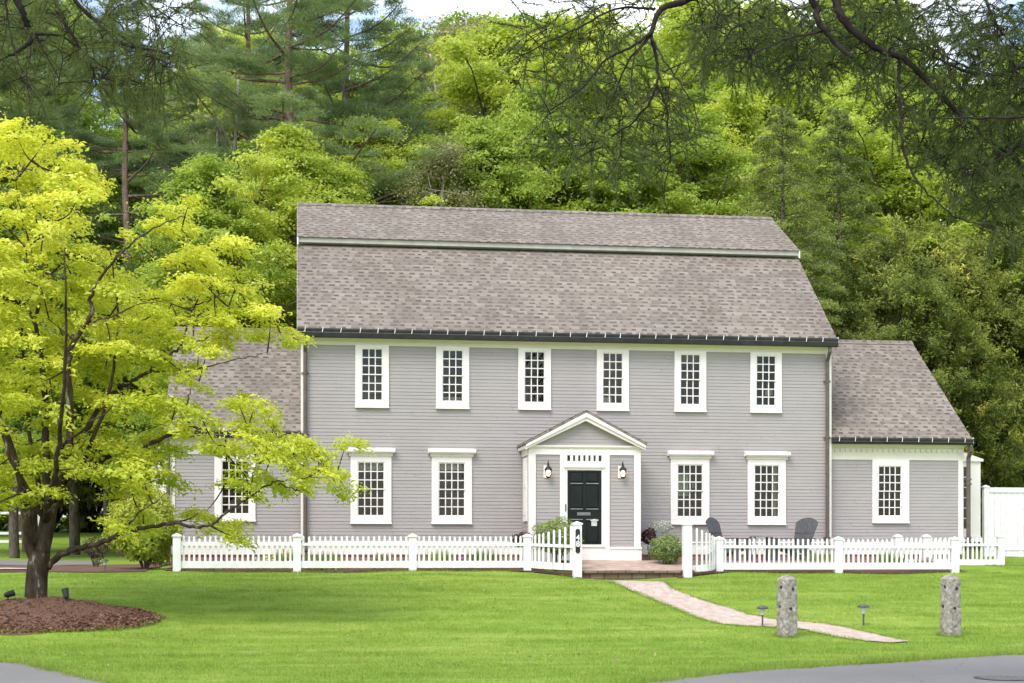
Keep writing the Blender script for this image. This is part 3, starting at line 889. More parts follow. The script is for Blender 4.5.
# door surround, transom, slab
ds = MB(); yf = PY - .05
ds.box(D0, XY(564.6, PY), yf, PY + .05, PZ0 + .1, PZF - .002); ds.box(XY(604.2, PY), D1, yf, PY + .05, PZ0 + .1, PZF - .002)
TZ0, TZ1 = ZY(461.3, 7, PY), ZY(455.4, 7, PY)
i0, i1 = XY(564.6, PY), XY(604.2, PY)
ds.box(i0, i1, yf + .012, PY + .05, TZ1, PZF - .003)
ds.box(i0, i1, yf + .012, PY + .05, ZY(466.6, 7, PY), TZ0)
ds.box(i0 - .03, i1 + .03, yf - .03, yf - .001, ZY(467.5, 7, PY), ZY(466.2, 7, PY))
n = 7; t0, t1 = XY(566.3, PY), XY(602.0, PY)
tw = (t1 - t0) / n; ed = [t0 + tw * k for k in range(n + 1)]
ds.box(i0, ed[0] + .018, yf + .012, PY + .05, TZ0, TZ1); ds.box(ed[n] - .018, i1, yf + .012, PY + .05, TZ0, TZ1)
for k in range(1, n): ds.box(ed[k] - .036, ed[k] + .036, yf + .012, PY + .05, TZ0, TZ1)
ds.box(i0, S0, yf + .02, PY + .07, SZ0 - .02, ZY(466.6, 7, PY) - .001); ds.box(S1, i1, yf + .02, PY + .07, SZ0 - .02, ZY(466.6, 7, PY) - .001)
ds.box(S0, S1, yf + .02, PY + .07, SZ1, ZY(466.6, 7, PY) - .001)
ds.box(i0 + .001, i1 - .001, yf - .02, PY + .07, PZ0 + .14, SZ0)
ds.box(i0 + .001, i1 - .001, yf - .05, PY + .07, SZ0 - .06, SZ0 - .03)
ds.box(D0 - .01, D1 + .01, yf - .03, PY + .07, PZ0 + .0, PZ0 + .138)
surround = ds.build('door_surround', M['trim'], house, bevel=.004)
MB().poly([(ed[0], PY - .0, TZ0), (ed[n], PY - .0, TZ0), (ed[n], PY - .0, TZ1), (ed[0], PY - .0, TZ1)]).build('transom_pane', M['glass'], surround)
MB().box(i0, i1, PY + .12, PY + .14, TZ0 - .05, TZ1 + .05).build('transom_backing', M['roomdark'], surround)
dr = MB(); yd = PY + .005
W_, H_ = S1 - S0, SZ1 - SZ0
zz = [ZY(p, 7, PY) for p in (542.5, 521.2, 508.3, 485.2, 482.3, 472.5)]
dr.box(S0, S1, yd, yd + .045, SZ0, SZ1)
cols_ = [(S0 + W_ * .09, S0 + W_ * .45), (S0 + W_ * .55, S0 + W_ * .91)]
rows_ = [(zz[0], zz[1]), (zz[2], zz[3]), (zz[4], zz[5])]
# stiles and rails stand proud of the panels
yr = yd - .02
dr.box(S0, cols_[0][0], yr, yd - .001, SZ0, SZ1); dr.box(cols_[1][1], S1, yr, yd - .001, SZ0, SZ1); dr.box(cols_[0][1], cols_[1][0], yr, yd - .001, SZ0, SZ1)
for c0, c1 in cols_:
    lv = [SZ0, rows_[0][0], rows_[0][1], rows_[1][0], rows_[1][1], rows_[2][0], rows_[2][1], SZ1]
    for k in range(0, 8, 2): dr.box(c0, c1, yr, yd - .001, lv[k], lv[k + 1])
    for za, zb in rows_:                                  # raised fields with sloping edges
        m_ = .03; y1 = yd - .014
        o4 = [(c0, yd - .002, za), (c1, yd - .002, za), (c1, yd - .002, zb), (c0, yd - .002, zb)]
        i4 = [(c0 + m_, y1, za + m_), (c1 - m_, y1, za + m_), (c1 - m_, y1, zb - m_), (c0 + m_, y1, zb - m_)]
        for k in range(4): dr.poly([o4[k], o4[(k + 1) % 4], i4[(k + 1) % 4], i4[k]])
        dr.poly(i4)
    for za in (zz[1] + .012, zz[2] - .012, zz[4] - .03):  # moulded ledges, their sky glint painted on below
        pass
door = dr.build('door', M['door'], house)
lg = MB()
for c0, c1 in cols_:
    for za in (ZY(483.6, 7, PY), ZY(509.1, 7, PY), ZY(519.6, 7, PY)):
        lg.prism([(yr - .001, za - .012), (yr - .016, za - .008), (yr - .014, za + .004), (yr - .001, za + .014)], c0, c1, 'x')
lg.build('panel_moulding', mat_noisy('sky_glint_paint', (.14, .15, .145), (.24, .25, .24), 9, .25, .02), door)  # sky highlights on the ledges painted as a paler colour
ms = MB().box(XY(577, PY), XY(590.2, PY), yr - .012, yr - .001, ZY(515.6, 7, PY), ZY(512.3, 7, PY)); ms.box(XY(578.5, PY), XY(588.7, PY), yr - .02, yr - .0125, ZY(514.9, 7, PY), ZY(513.0, 7, PY))
ms.build('mail_slot', mat_noisy('dull_pewter', (.12, .125, .125), (.22, .225, .22), 22, .4, .05), door)
kx, kz = XY(594, PY), ZY(522.5, 7, PY)
k = MB().box(kx - .07, kx + .07, yr - .014, yr - .001, kz - .085, kz + .03); k.prism([(kx - .11, kz + .055), (kx - .07, kz + .03), (kx + .07, kz + .03), (kx + .11, kz + .055), (kx + .0, kz + .09)], yr - .03, yr - .002, 'y')
k.build('lockset', M['silver'], door)
MB().box(XY(565.2, PY), XY(565.9, PY), yf + .0, yf + .019, ZY(511.5, 7, PY), ZY(504, 7, PY)).build('storm_latch', M['black_metal'], surround)

# ---- wall lanterns
def lantern(px, label):
    X = XY(px, PY - .1); z = ZY(472, 7, PY)
    o = thing('wall_lantern', label, 'lantern', (X, PY - .02, z), 0, 'lanterns beside the front door')
    bp = MB().box(X - .10, X + .03, PY - .032, PY - .0215, z - .15, z + .16); bp.build('backplate', M['trim'], o)
    y = PY - .15
    a = MB().tube([(X, PY - .03, z + .10), (X, PY - .08, z + .22), (X, y, z + .25), (X, y, z + .14)], .012, 8)
    a.build('bracket_arm', M['black_metal'], o)
    c = MB().lathe((X, y, z), [(.095, .04), (.10, .05), (.085, .075), (.03, .135), (.022, .16), (.03, .175), (.012, .21), (.004, .27)], 12); c.build('cap', M['black_metal'], o)
    gl = MB().lathe((X, y, z), [(.06, -.125), (.078, -.04), (.086, .04)], 12); gl.build('glass_shade', M['glass'], o)
    bu = MB().lathe((X, y, z), [(.03, -.118), (.05, -.085), (.06, -.04), (.055, .005), (.03, .035)], 12); bu.build('bulb', M['bulb'], o, smooth=True)
    cg = MB()
    for k in range(6):
        t = math.pi * 2 * k / 6
        cg.bar((X + .058 * math.cos(t), y + .058 * math.sin(t), z - .125), (X + .083 * math.cos(t), y + .083 * math.sin(t), z + .04), .006, .006)
    cg.lathe((X, y, z), [(.02, -.17), (.045, -.15), (.062, -.128), (.05, -.12)], 12); cg.build('cage', M['black_metal'], o)
lantern(548, 'black carriage lantern mounted on the clapboards left of the front door')
lantern(622.5, 'black carriage lantern mounted on the clapboards right of the front door')
#SECTION3
# ================================================================== GROUND, ROAD, PATH
def axis_samples(segs):
    out = []
    for a, b, st in segs: out += list(np.arange(a, b, st))
    return np.array(out + [segs[-1][1]])
gx = axis_samples([(-160, -60, 10), (-60, -24, 3), (-24, -13, 1), (-13, 21, .22), (21, 34, 1), (34, 70, 3), (70, 180, 10)])
gy = axis_samples([(-90, -45, 5), (-45, -24, 1), (-24, 1.2, .2), (1.2, 14, 1), (14, 60, 3), (60, 340, 14)])
GX, GY = np.meshgrid(gx, gy)
GZ = G(GX, GY)
nx, ny = len(gx), len(gy)
V = np.stack([GX.ravel(), GY.ravel(), GZ.ravel()], 1)
ii, jj = np.meshgrid(np.arange(nx - 1), np.arange(ny - 1))
a = (jj * nx + ii).ravel()
lawn = np_mesh('lawn', V, np.stack([a, a + 1, a + nx + 1, a + nx], 1), None, M['lawn'])
lawn.data.polygons.foreach_set('use_smooth', [True] * len(lawn.data.polygons))
tag(lawn, kind='structure')

def sheet(name, A, B, mat, lift=.012, nl=60, nw=8, scale_uv=1, parent=None, jit=0):
    """ground-hugging strip between two polylines of plan points"""
    def res(P, n):
        P = np.array([(p[0], p[1]) for p in P]); s = np.r_[0, np.cumsum(np.linalg.norm(np.diff(P, axis=0), axis=1))]
        t = np.linspace(0, s[-1], n); return np.stack([np.interp(t, s, P[:, 0]), np.interp(t, s, P[:, 1])], 1), s[-1]
    a_, La = res(A, nl); b_, Lb = res(B, nl)
    W_ = np.linspace(0, 1, nw)
    wid = np.linalg.norm(a_ - b_, axis=1).mean()
    P = a_[:, None, :] * (1 - W_)[None, :, None] + b_[:, None, :] * W_[None, :, None]
    if jit:
        P = P + RNG.normal(size=P.shape) * jit * ((W_ == 0) | (W_ == 1))[None, :, None]
    Z = G(P[..., 0], P[..., 1]) + lift
    mb = MB()
    for i in range(nl - 1):
        for j in range(nw - 1):
            q = [(i, j), (i, j + 1), (i + 1, j + 1), (i + 1, j)]
            mb.poly([(P[u, v, 0], P[u, v, 1], Z[u, v]) for u, v in q], [(u / nl * La, v / nw * wid) for u, v in q])
    o = mb.build(name, mat, parent, smooth=True)
    return o

EDGE = [(-420, 640), (-200, 650), (0, 663), (50, 671.5), (105, 683), (200, 694), (350, 703), (500, 699), (650, 683.5), (700, 677.5), (760, 671.5), (900, 663), (1024, 655.5), (1300, 648), (1700, 640)]
edge_pts = [ray_ground(*p) for p in EDGE]
edge_s = catmull([(p.x, p.y, 0) for p in edge_pts], 8)
near = [(p[0] * .9 + (1 if p[0] > 0 else -1) * 2, -62, 0) for p in edge_s]
road = tag(sheet('road', edge_s, near, M['asphalt'], .016, 220, 40, jit=.05), kind='structure')
PL = [(609, 582), (640, 594.5), (672, 608), (700, 619), (722, 625), (748, 627), (775, 627.5), (800, 629.5), (840, 638), (872, 642.5), (892, 643.8)]
PR = [(657, 582), (674, 590.5), (697, 599.5), (722, 607), (750, 615.5), (775, 620.5), (800, 623), (825, 625), (850, 629.5), (878, 636), (907, 642.4)]
pl = [ray_ground(*p) for p in PL]; pr_ = [ray_ground(*p) for p in PR]
path = tag(sheet('path', pl, pr_, M['pathpaver'], .022, 90, 10, jit=.03), kind='structure')
path_poly = np.array([(p.x, p.y) for p in pl] + [(p.x, p.y) for p in pr_[::-1]])

tag(sheet('driveway', [(-60, 5.8), (-20, 5.8), (-9, 5.6), (-6, 6.0)], [(-60, 13.2), (-20, 13), (-9, 12), (-6, 10.5)], M['asphalt'], .03, 50, 10), kind='structure')
tag(sheet('mulch_bed', [(-9.5, -1.3), (-6, -2.0), (-3.6, -2.4)], [(-9.0, 4.6), (-6, 5.0), (-3.45, 5.2)], M['mulch'], .02, 30, 20), kind='structure')
tag(sheet('mulch_bed', [(-3.2, -2.28), (0, -2.25), (5.0, -2.25), (6.0, -2.6)], [(-3.2, .3), (0, .1), (5, .1), (5.6, .1)], M['mulch'], .02, 60, 16), kind='structure')
tag(sheet('mulch_bed', [(8.6, -2.6), (10.4, -2.25), (14, -2.25), (16.6, -2.25)], [(8.6, .1), (10.4, .1), (14, .1), (16.8, .35)], M['mulch'], .02, 60, 16), kind='structure')
tag(sheet('brick_edging', [(-40, -1.2), (-14, -1.15), (-6.2, -1.35)], [(-40, -.55), (-14, -.5), (-6.2, -.7)], M['paver'], .05, 40, 4), kind='structure')

tag(sheet('mulch_bed', [(8.95, -3.2), (9.6, -2.75), (10.5, -2.4)], [(8.7, -2.2), (9.5, -2.2), (10.5, -2.2)], M['mulch'], .03, 20, 8, jit=.02), kind='structure')
tag(sheet('mulch_bed', [(4.9, -2.45), (5.8, -2.75), (6.6, -3.2)], [(4.9, -2.2), (5.8, -2.2), (6.9, -2.3)], M['mulch'], .03, 20, 8, jit=.02), kind='structure')
# mulch mound: a sheet over the swelling of the ground, with loose chips
mc = (-4.6, -11.0)
ring = []
mb = MB()
nr, na = 14, 72
def mound_pt(i, k):
    a = 2 * math.pi * k / na
    r = i / nr; wob = 1 + .05 * math.sin(3 * a + .6) + .03 * math.sin(7 * a)
    x = mc[0] + 2.05 * r * wob * math.cos(a); y = mc[1] + 1.6 * r * wob * math.sin(a)
    return (x, y, float(G(x, y)) + .03 * (1 - r ** 4) + .012 + random.uniform(-.008, .012))
P_ = [[mound_pt(i, k) for k in range(na)] for i in range(nr + 1)]
for i in range(nr):
    for k in range(na):
        k2 = (k + 1) % na
        mb.poly([P_[i][k], P_[i + 1][k], P_[i + 1][k2], P_[i][k2]] if i else [P_[0][0], P_[1][k], P_[1][k2]])
tag(mb.build('mulch_mound', M['mulch'], smooth=True), kind='structure')
n = 16000
rr = np.sqrt(RNG.random(n)) * 1.02; th = RNG.random(n) * 2 * np.pi
C = np.stack([mc[0] + 2.05 * rr * np.cos(th), mc[1] + 1.6 * rr * np.sin(th)], 1)
C = np.c_[C, G(C[:, 0], C[:, 1]) + .035]
nv = RNG.normal(size=(n, 3)) * .5 + [0, 0, 1]
tag(np_mesh('mulch_chips', *leaf_arrays(C, nv, RNG.uniform(.03, .12, n), .32)[:2], None, M['mulch_chip']), kind='stuff')

# grass blades: one countless thing
def in_poly(px, py, poly):
    c = np.zeros(len(px), bool); j = len(poly) - 1
    for i in range(len(poly)):
        xi, yi = poly[i]; xj, yj = poly[j]
        hit = ((yi > py) != (yj > py)) & (px < (xj - xi) * (py - yi) / (yj - yi + 1e-12) + xi)
        c ^= hit; j = i
    return c
FY_ = -2.3
n = 520000
bx = RNG.uniform(-12.5, 20.5, n); by = RNG.uniform(-20.6, 1.0, n)
ex = np.array([p[0] for p in edge_s]); ey = np.array([p[1] for p in edge_s])
o_ = np.argsort(ex); ye = np.interp(bx, ex[o_], ey[o_])
keep = (by > ye + RNG.normal(size=n) * .10 - .03) & ~in_poly(bx + RNG.normal(size=n) * .05, by + RNG.normal(size=n) * .10, path_poly)
keep &= ((bx - mc[0]) / 2.0) ** 2 + ((by - mc[1]) / 1.55) ** 2 > 1
keep &= (by < -2.5 + .15 * np.sin(bx * 3)) | (bx > 17.8)
keep &= ~((bx > 4.9) & (bx < 6.4) & (by > -2.5 - (bx - 4.9) * .42)) & ~((bx > 9.2) & (bx < 10.6) & (by > -3.0 + (bx - 9.2) * .42))
keep &= ~((bx > 6.3) & (bx < 9.4) & (by > -3.15)) & ~((bx < -3.3) & (by > -2.1)) & ~((bx < -6) & (by > -1.9))
bx, by = bx[keep], by[keep]; n = len(bx)
ed = np.clip(1 - (by - np.interp(bx, ex[o_], ey[o_])) / 1.2, 0, 1)
Lb = RNG.uniform(.022, .06, n) * (1 + ed * 1.3) * (1 + .5 * (RNG.random(n) < .06)) * (1 + .35 * np.sin(bx * 1.7 + 2 * np.sin(by)) * np.sin(by * 2.3))
dr_ = RNG.normal(size=(n, 3)) * [.45, .45, 0] + [0, 0, 1]
tint = np.clip(RNG.random(n) * .8 + .1 + .12 * np.sin(by * 4.2 + .4 * np.sin(bx * .35)) + .08 * np.sin(by * 9 + bx * .3), 0, 1)
# longer, untrimmed blades where the mower does not reach: path edges, fence line, posts, mound
def edge_line(P, n, off, lean):
    P = np.array([(p[0], p[1]) for p in P]); s = np.r_[0, np.cumsum(np.linalg.norm(np.diff(P, axis=0), axis=1))]
    t = RNG.random(n) * s[-1]; clump = .5 + .5 * np.sin(t * 5.1) * np.sin(t * 2.3 + 1)
    keep_ = RNG.random(n) < .35 + .65 * clump; t = t[keep_]
    q = np.stack([np.interp(t, s, P[:, 0]), np.interp(t, s, P[:, 1])], 1) + RNG.normal(size=(len(t), 2)) * off
    return q, np.repeat([lean], len(t), 0)
EX = [edge_line([p - Vector((0, .10, 0)) for p in pl], 5000, .04, (.15, .2)), edge_line([p + Vector((0, .05, 0)) for p in pr_], 5000, .04, (-.2, -.4)),
      edge_line([(XY(180, FY_), FY_ - .12), (XY(520, FY_), FY_ - .14)], 3500, .05, (0, -.2)), edge_line([(XY(722, FY_), FY_ - .12), (XY(1000, FY_), FY_ - .12)], 2500, .05, (0, -.2)),
      edge_line([(mc[0] + 2.05 * math.cos(a), mc[1] + 1.6 * math.sin(a)) for a in np.linspace(-3.3, .3, 40)], 7000, .04, (0, .3)), edge_line([(p[0], p[1] + .02) for p in edge_s], 26000, .07, (0, -.5))]
for px_, py_ in ((787, 636.5), (950.5, 636)):
    q_ = ray_ground(px_, py_); EX.append(edge_line([(q_.x + .19 * math.cos(a), q_.y + .19 * math.sin(a)) for a in np.linspace(0, 6.28, 24)], 900, .025, (0, 0)))
xq = np.concatenate([e[0] for e in EX]); xl = np.concatenate([e[1] for e in EX]); m_ = len(xq)
bx, by = np.r_[bx, xq[:, 0]], np.r_[by, xq[:, 1]]; Lb = np.r_[Lb, RNG.uniform(.03, .085, m_)]
dr_ = np.r_[dr_, np.c_[xl * .8, np.zeros(m_)] + RNG.normal(size=(m_, 3)) * [.4, .4, 0] + [0, 0, 1]]; tint = np.r_[tint, np.clip(RNG.normal(size=m_) * .25 + .5, 0, 1)]
Vg, Fg, Tg = needle_arrays(np.c_[bx, by, G(bx, by) - .004], dr_, Lb, .010, tint=tint)
tag(np_mesh('grass', Vg, Fg, Tg, M['grass']), kind='stuff')

M['landing'] = brick_mat('worn_landing_brick', (.38, .255, .20), (.51, .38, .31), (.40, .33, .28), .2, .1, .008)
n = 260
C = np.stack([RNG.normal(size=n) * 4 - 1, RNG.uniform(-17, -3, n)], 1); C = C[~in_poly(C[:, 0], C[:, 1], path_poly)]
C = np.c_[C, G(C[:, 0], C[:, 1]) + .05]
tag(np_mesh('fallen_leaves', *leaf_arrays(C, RNG.normal(size=C.shape) * .5 + [0, 0, 1], RNG.uniform(.04, .09, len(C)), .6), M['leaf_tan']), kind='stuff')
# brick landing and its stone front step
def landing():
    o = thing('brick_steps', 'worn pink brick landing and low dark stone step before the front door', 'steps', (8, -2.2, E - .7))
    x0, x1 = XY(584, -3.0), XY(690, -3.0)
    zb, zf = -.235 + E, -.455 + E
    m = MB()
    y0, y1 = PY - .06, -2.95
    for i in range(10):
        ya, yb = y0 + (y1 - y0) * i / 10, y0 + (y1 - y0) * (i + 1) / 10
        za, zc = zb + (zf - zb) * i / 10, zb + (zf - zb) * (i + 1) / 10
        m.poly([(x0 - .1, ya, za), (x0 - .1, yb, zc), (x1 + .1, yb, zc), (x1 + .1, ya, za)])
    m.poly([(x0 - .1, y1, zf), (x0 - .1, y1, zf - .02), (x1 + .1, y1, zf - .02), (x1 + .1, y1, zf)])
    m.poly([(x0 - .1, y0, zb), (x0 - .1, y0, -.9 + E), (x0 - .1, y1, -.9 + E), (x0 - .1, y1, zf)]); m.poly([(x1 + .1, y0, zb), (x1 + .1, y0, -.9 + E), (x1 + .1, y1, -.9 + E), (x1 + .1, y1, zf)])
    m.build('landing', M['landing'], o)
    e = MB()
    x = x0 - .12
    while x < x1 + .08:
        w_ = min(random.uniform(.5, .8), x1 + .12 - x)
        e.box(x + .004, x + w_ - .004, y1 - .06 + random.uniform(-.01, .01), y1 + .1, zf - .085, zf - .012 + random.uniform(-.006, .004)); x += w_
    e.build('step_edge', M['stepstone'], o, bevel=.012)
    r = MB().box(x0 - .1, x1 + .1, y1 + .005, y1 + .2, -1.0 + E, zf - .087); r.build('riser', M['stepstone'], o)
    return o
landing()

# ================================================================== PICKET FENCES
FW = M['fence_white']
def fence_post(mb, x, y, zt, w=.18, zb=None, rz=0):
    zb = float(G(x, y)) - .08 if zb is None else zb
    h = w / 2
    mb.box(x - h, x + h, y - h, y + h, zb, zt - .075)
    mb.box(x - h - .022, x + h + .022, y - h - .022, y + h + .022, zt - .074, zt - .035)
    p = h + .01
    i = len(mb.v)
    for q in ((-p, -p), (p, -p), (p, p), (-p, p)):
        pass
    top = [(x - p, y - p, zt - .034), (x + p, y - p, zt - .034), (x + p, y + p, zt - .034), (x - p, y + p, zt - .034)]
    ap = (x, y, zt + .012)
    for k in range(4): mb.poly([top[k], top[(k + 1) % 4], ap])

def panel(parent, pts, top, rails, pitch=.125, pw_=.05, side=-1, name='picket_panel', bot=None):
    """pickets along a plan polyline; top(t) and rails(t) give heights at 0..1 along it"""
    P = np.array(pts, dtype=float); s = np.r_[0, np.cumsum(np.linalg.norm(np.diff(P, axis=0), axis=1))]; L = s[-1]
    at = lambda d: (np.interp(d, s, P[:, 0]), np.interp(d, s, P[:, 1]))
    mb = MB(); n = max(1, int(round(L / pitch)))
    for k in range(n):
        d = (k + .5) * L / n + random.uniform(-.006, .006)
        x, y = at(d); x2, y2 = at(min(d + .02, L)); x1, y1 = at(max(d - .02, 0))
        u = Vector((x2 - x1, y2 - y1, 0)).normalized(); v = Vector((-u.y, u.x, 0)); t = d / L
        zt = top(t) + random.uniform(-.010, .010); zb = rails(t)[0] + .02
        mb.obox((x, y, (zt + zb) / 2), u, v, (0, 0, 1), pw_ / 2, .011, (zt - zb) / 2)
        c = Vector((x, y, zt)); hw = pw_ / 2                         # pointed top
        A = [c + u * a + v * b for a, b in ((-hw, -.011), (hw, -.011), (hw, .011), (-hw, .011))]
        f_, g_ = c + v * -.011 + Vector((0, 0, .028)), c + v * .011 + Vector((0, 0, .028))
        mb.poly([A[0], A[1], f_]); mb.poly([A[2], A[3], g_]); mb.poly([A[1], A[2], g_, f_]); mb.poly([A[3], A[0], f_, g_])
    o = mb.build(name, FW, parent)
    m = max(2, int(L / .18)) if len(pts) > 2 else 2
    rl0, rl1 = MB(), MB()
    for k in range(m - 1):
        da, db = L * k / (m - 1), L * (k + 1) / (m - 1)
        xa, ya = at(da); xb, yb = at(db)
        for (lo, hi, rl) in ((0, 1, rl0), (2, 3, rl1)):
            ra, rb = rails(da / L), rails(db / L)
            u = Vector((xb - xa, yb - ya, 0)).normalized(); v = Vector((-u.y, u.x, 0)) * side
            q = []
            for (xx, yy, rr_) in ((xa, ya, ra), (xb, yb, rb)):
                for o2 in (.012, .05):
                    for zz_ in (rr_[lo], rr_[hi]): q.append(Vector((xx, yy, zz_)) + v * o2)
            a0, a1, b0, b1, c0, c1, d0, d1 = q
            for f4 in ((b0, b1, d1, d0), (a1, b1, d1, c1), (a0, b0, d0, c0), (a0, a1, c1, c0)): rl.poly(f4)
            if k == 0: rl.poly((a0, a1, b1, b0))
            if k == m - 2: rl.poly((c0, c1, d1, d0))
    rl0.build('rail', FW, o); rl1.build('rail', FW, o)
    return o

FY = -2.3
flat = lambda t: (-.40 + E, -.235 + E, .125 + E, .195 + E)
ftop = lambda t: .335 + E
def picket_fence(label, pxs, Y, gate_px, gate_Y, curve_first, dz=0, name='picket_fence'):
    flat = lambda t: tuple(v + dz for v in (-.40 + E, -.235 + E, .125 + E, .195 + E))
    ftop = lambda t: .335 + E + dz
    xs = [XY(p, Y) for p in pxs]
    o = thing(name, label, 'fence', ((xs[0] + xs[-1]) / 2, Y, E - .5), 0, 'white picket fences in front of the house')
    for x in xs:
        m = MB(); fence_post(m, x, Y, .41 + E + dz); m.build('post', FW, o, bevel=.006)
    for a, b in zip(xs[:-1], xs[1:]): panel(o, [(a + .09, Y), (b - .09, Y)], ftop, flat)
    if gate_px:
        gxp = XY(gate_px, gate_Y)
        m = MB(); fence_post(m, gxp, gate_Y, .70 + E, .20); m.build('gate_post', FW, o, bevel=.008)
        sx = xs[0] if curve_first else xs[-1]
        sg = -1 if curve_first else 1
        # quarter-sweep from the line post out to the gate post
        A = np.array([sx + sg * .09, Y]); Bp = np.array([gxp - sg * .06, gate_Y + .10]); mid = np.array([sx + sg * .34, gate_Y + .03])
        pts = [(1 - t) ** 2 * A + 2 * t * (1 - t) * mid + t * t * Bp for t in np.linspace(0, 1, 12)]
        up = lambda t: E + dz + .335 + (.27 - dz) * t ** 1.3
        rl = lambda t: tuple(v + dz + E for v in (-.40 - .06 * t, -.235 - .06 * t, .125 - .05 * t, .195 - .05 * t))
        panel(o, pts, up, rl, .135)
    return o
lf = picket_fence('long white picket fence left of the walk, sweeping up to its gate post', (177, 297, 412.5, 527), FY, 577, -3.0, False)
rf_ = picket_fence('white picket fence right of the walk, in front of the grey chairs', (719, 838, 954.5), FY, 687, -3.0, True, -.055)
ro_ = thing('picket_fence', 'short white picket fence behind the right end of the front fence, by the low wing', 'fence', (XY(950, -.5), -.5, E - .4), 0, 'white picket fences in front of the house')
for p in (897.5, 926, 1000.5):
    m = MB(); fence_post(m, XY(p, -.5), -.5, .435 + E, .16); m.build('post', FW, ro_, bevel=.006)
for a, b in ((897.5, 926), (926, 1000.5)):
    panel(ro_, [(XY(a, -.5) + .09, -.5), (XY(b, -.5) - .09, -.5)], lambda t: .33 + E, lambda t: (-.37 + E, -.22 + E, .13 + E, .20 + E))

# house number plaque on the gate post
gp = XY(577, -3.0); zq = ZY(541, gp, -3.1)
pq = thing('number_plaque', 'black upright plaque with white house number 48 on the gate post', 'sign', (gp, -3.10, zq))
m = MB(); prof = []
for a in range(0, 181, 20): prof.append((gp + .055 * math.cos(R(a)), zq + .235 + .055 * math.sin(R(a))))
for a in range(180, 361, 20): prof.append((gp + .055 * math.cos(R(a)), zq - .235 + .055 * math.sin(R(a))))
m.prism(prof, -3.118, -3.1015, 'y'); m.build('plate', M['black_metal'], pq)
def digits(txt, x, y, z, size, parent, mat):
    cu = bpy.data.curves.new('digit', 'FONT'); cu.body = txt; cu.size = size; cu.extrude = .003; cu.align_x = 'CENTER'; cu.align_y = 'CENTER'; cu.offset = .004
    tmp = bpy.data.objects.new('digit_tmp', cu); COL.objects.link(tmp)
    me = bpy.data.meshes.new_from_object(tmp.evaluated_get(bpy.context.evaluated_depsgraph_get()))
    bpy.data.objects.remove(tmp); bpy.data.curves.remove(cu)
    me.materials.clear()
    ob = link_mesh('digit', me, mat, parent)
    ob.rotation_euler = (math.pi / 2, 0, 0); ob.location = Vector((x, y, z)) - root_of(parent).location
    return ob
digits('4', gp, -3.1215, zq + .075, .19, pq, M['fence_white'])
digits('8', gp, -3.1215, zq - .075, .19, pq, M['fence_white'])

# ================================================================== GRANITE POSTS, LAMPS
def granite_post(px, pyb, pyt, rz, label, w=.285):
    b = ray_ground(px, pyb); d = depth(b.x, b.y); h = (pyb - pyt) / F * d
    o = thing('granite_post', label, 'stone post', b, rz, 'old granite posts by the road')
    n, k = 9, 26
    vs = {}; mb = MB(); rng = random.Random(px)
    def pt(i, j, f):
        # ring position on the square outline
        t = i / n * 2 - 1
        q = {0: (t, -1), 1: (1, t), 2: (-t, 1), 3: (-1, -t)}[f]
        z = j / k
        tp = 1.06 - .12 * z + (.10 * (1 - z / .12) if z < .12 else 0)
        rr_ = 1 / max(1, (abs(q[0]) ** 5 + abs(q[1]) ** 5) ** (1 / 5)) * 1.0
        key = (round(q[0], 3), round(q[1], 3), j)
        if key not in vs: vs[key] = (rng.gauss(0, .006), rng.gauss(0, .006))
        e = vs[key]
        return (q[0] * rr_ * w / 2 * tp + e[0], q[1] * rr_ * w / 2 * tp + e[1], -.1 + z * (h + .06) + (.0 if j < k else 0))
    for f in range(4):
        for i in range(n):
            for j in range(k):
                mb.poly([pt(i, j, f), pt(i + 1, j, f), pt(i + 1, j + 1, f), pt(i, j + 1, f)])
    tops = [pt(i, k, f) for f in range(4) for i in range(n)]
    c = (0, 0, h + .035)
    m1 = [((p[0]) * .6, p[1] * .6, h + .012 + rng.uniform(-.006, .006)) for p in tops]
    for i in range(len(tops)):
        j = (i + 1) % len(tops)
        mb.poly([tops[i], tops[j], m1[j], m1[i]]); mb.poly([m1[i], m1[j], c])
    mb.build('shaft', M['granite'], o, local=True, smooth=True)
    for (f, u, z) in ((0, .1, .80), (0, -.05, .47), (3, -.1, .83), (3, .05, .50)):  # dark discs on the faces stand in for shade inside the holes
        hd = MB(); zz_ = z * h; w2 = w / 2 * (1.06 - .12 * z) + .004
        cen = {0: (u * w, -w2, zz_), 3: (-w2, u * w, zz_)}[f]
        ax = {0: Vector((0, 1, 0)), 3: Vector((1, 0, 0))}[f]
        hd.tube([Vector(cen), Vector(cen) + ax * .03], .03, 10)
        hd.build('drill_hole_disc', M['black_metal'], o, local=True)
    return o
granite_post(787, 636.5, 577, R(14), 'weathered granite post beside the brick path, lichen-browned, left of the pair')
granite_post(950.5, 636, 576.5, R(12), 'paler granite post alone on the grass near the right edge')

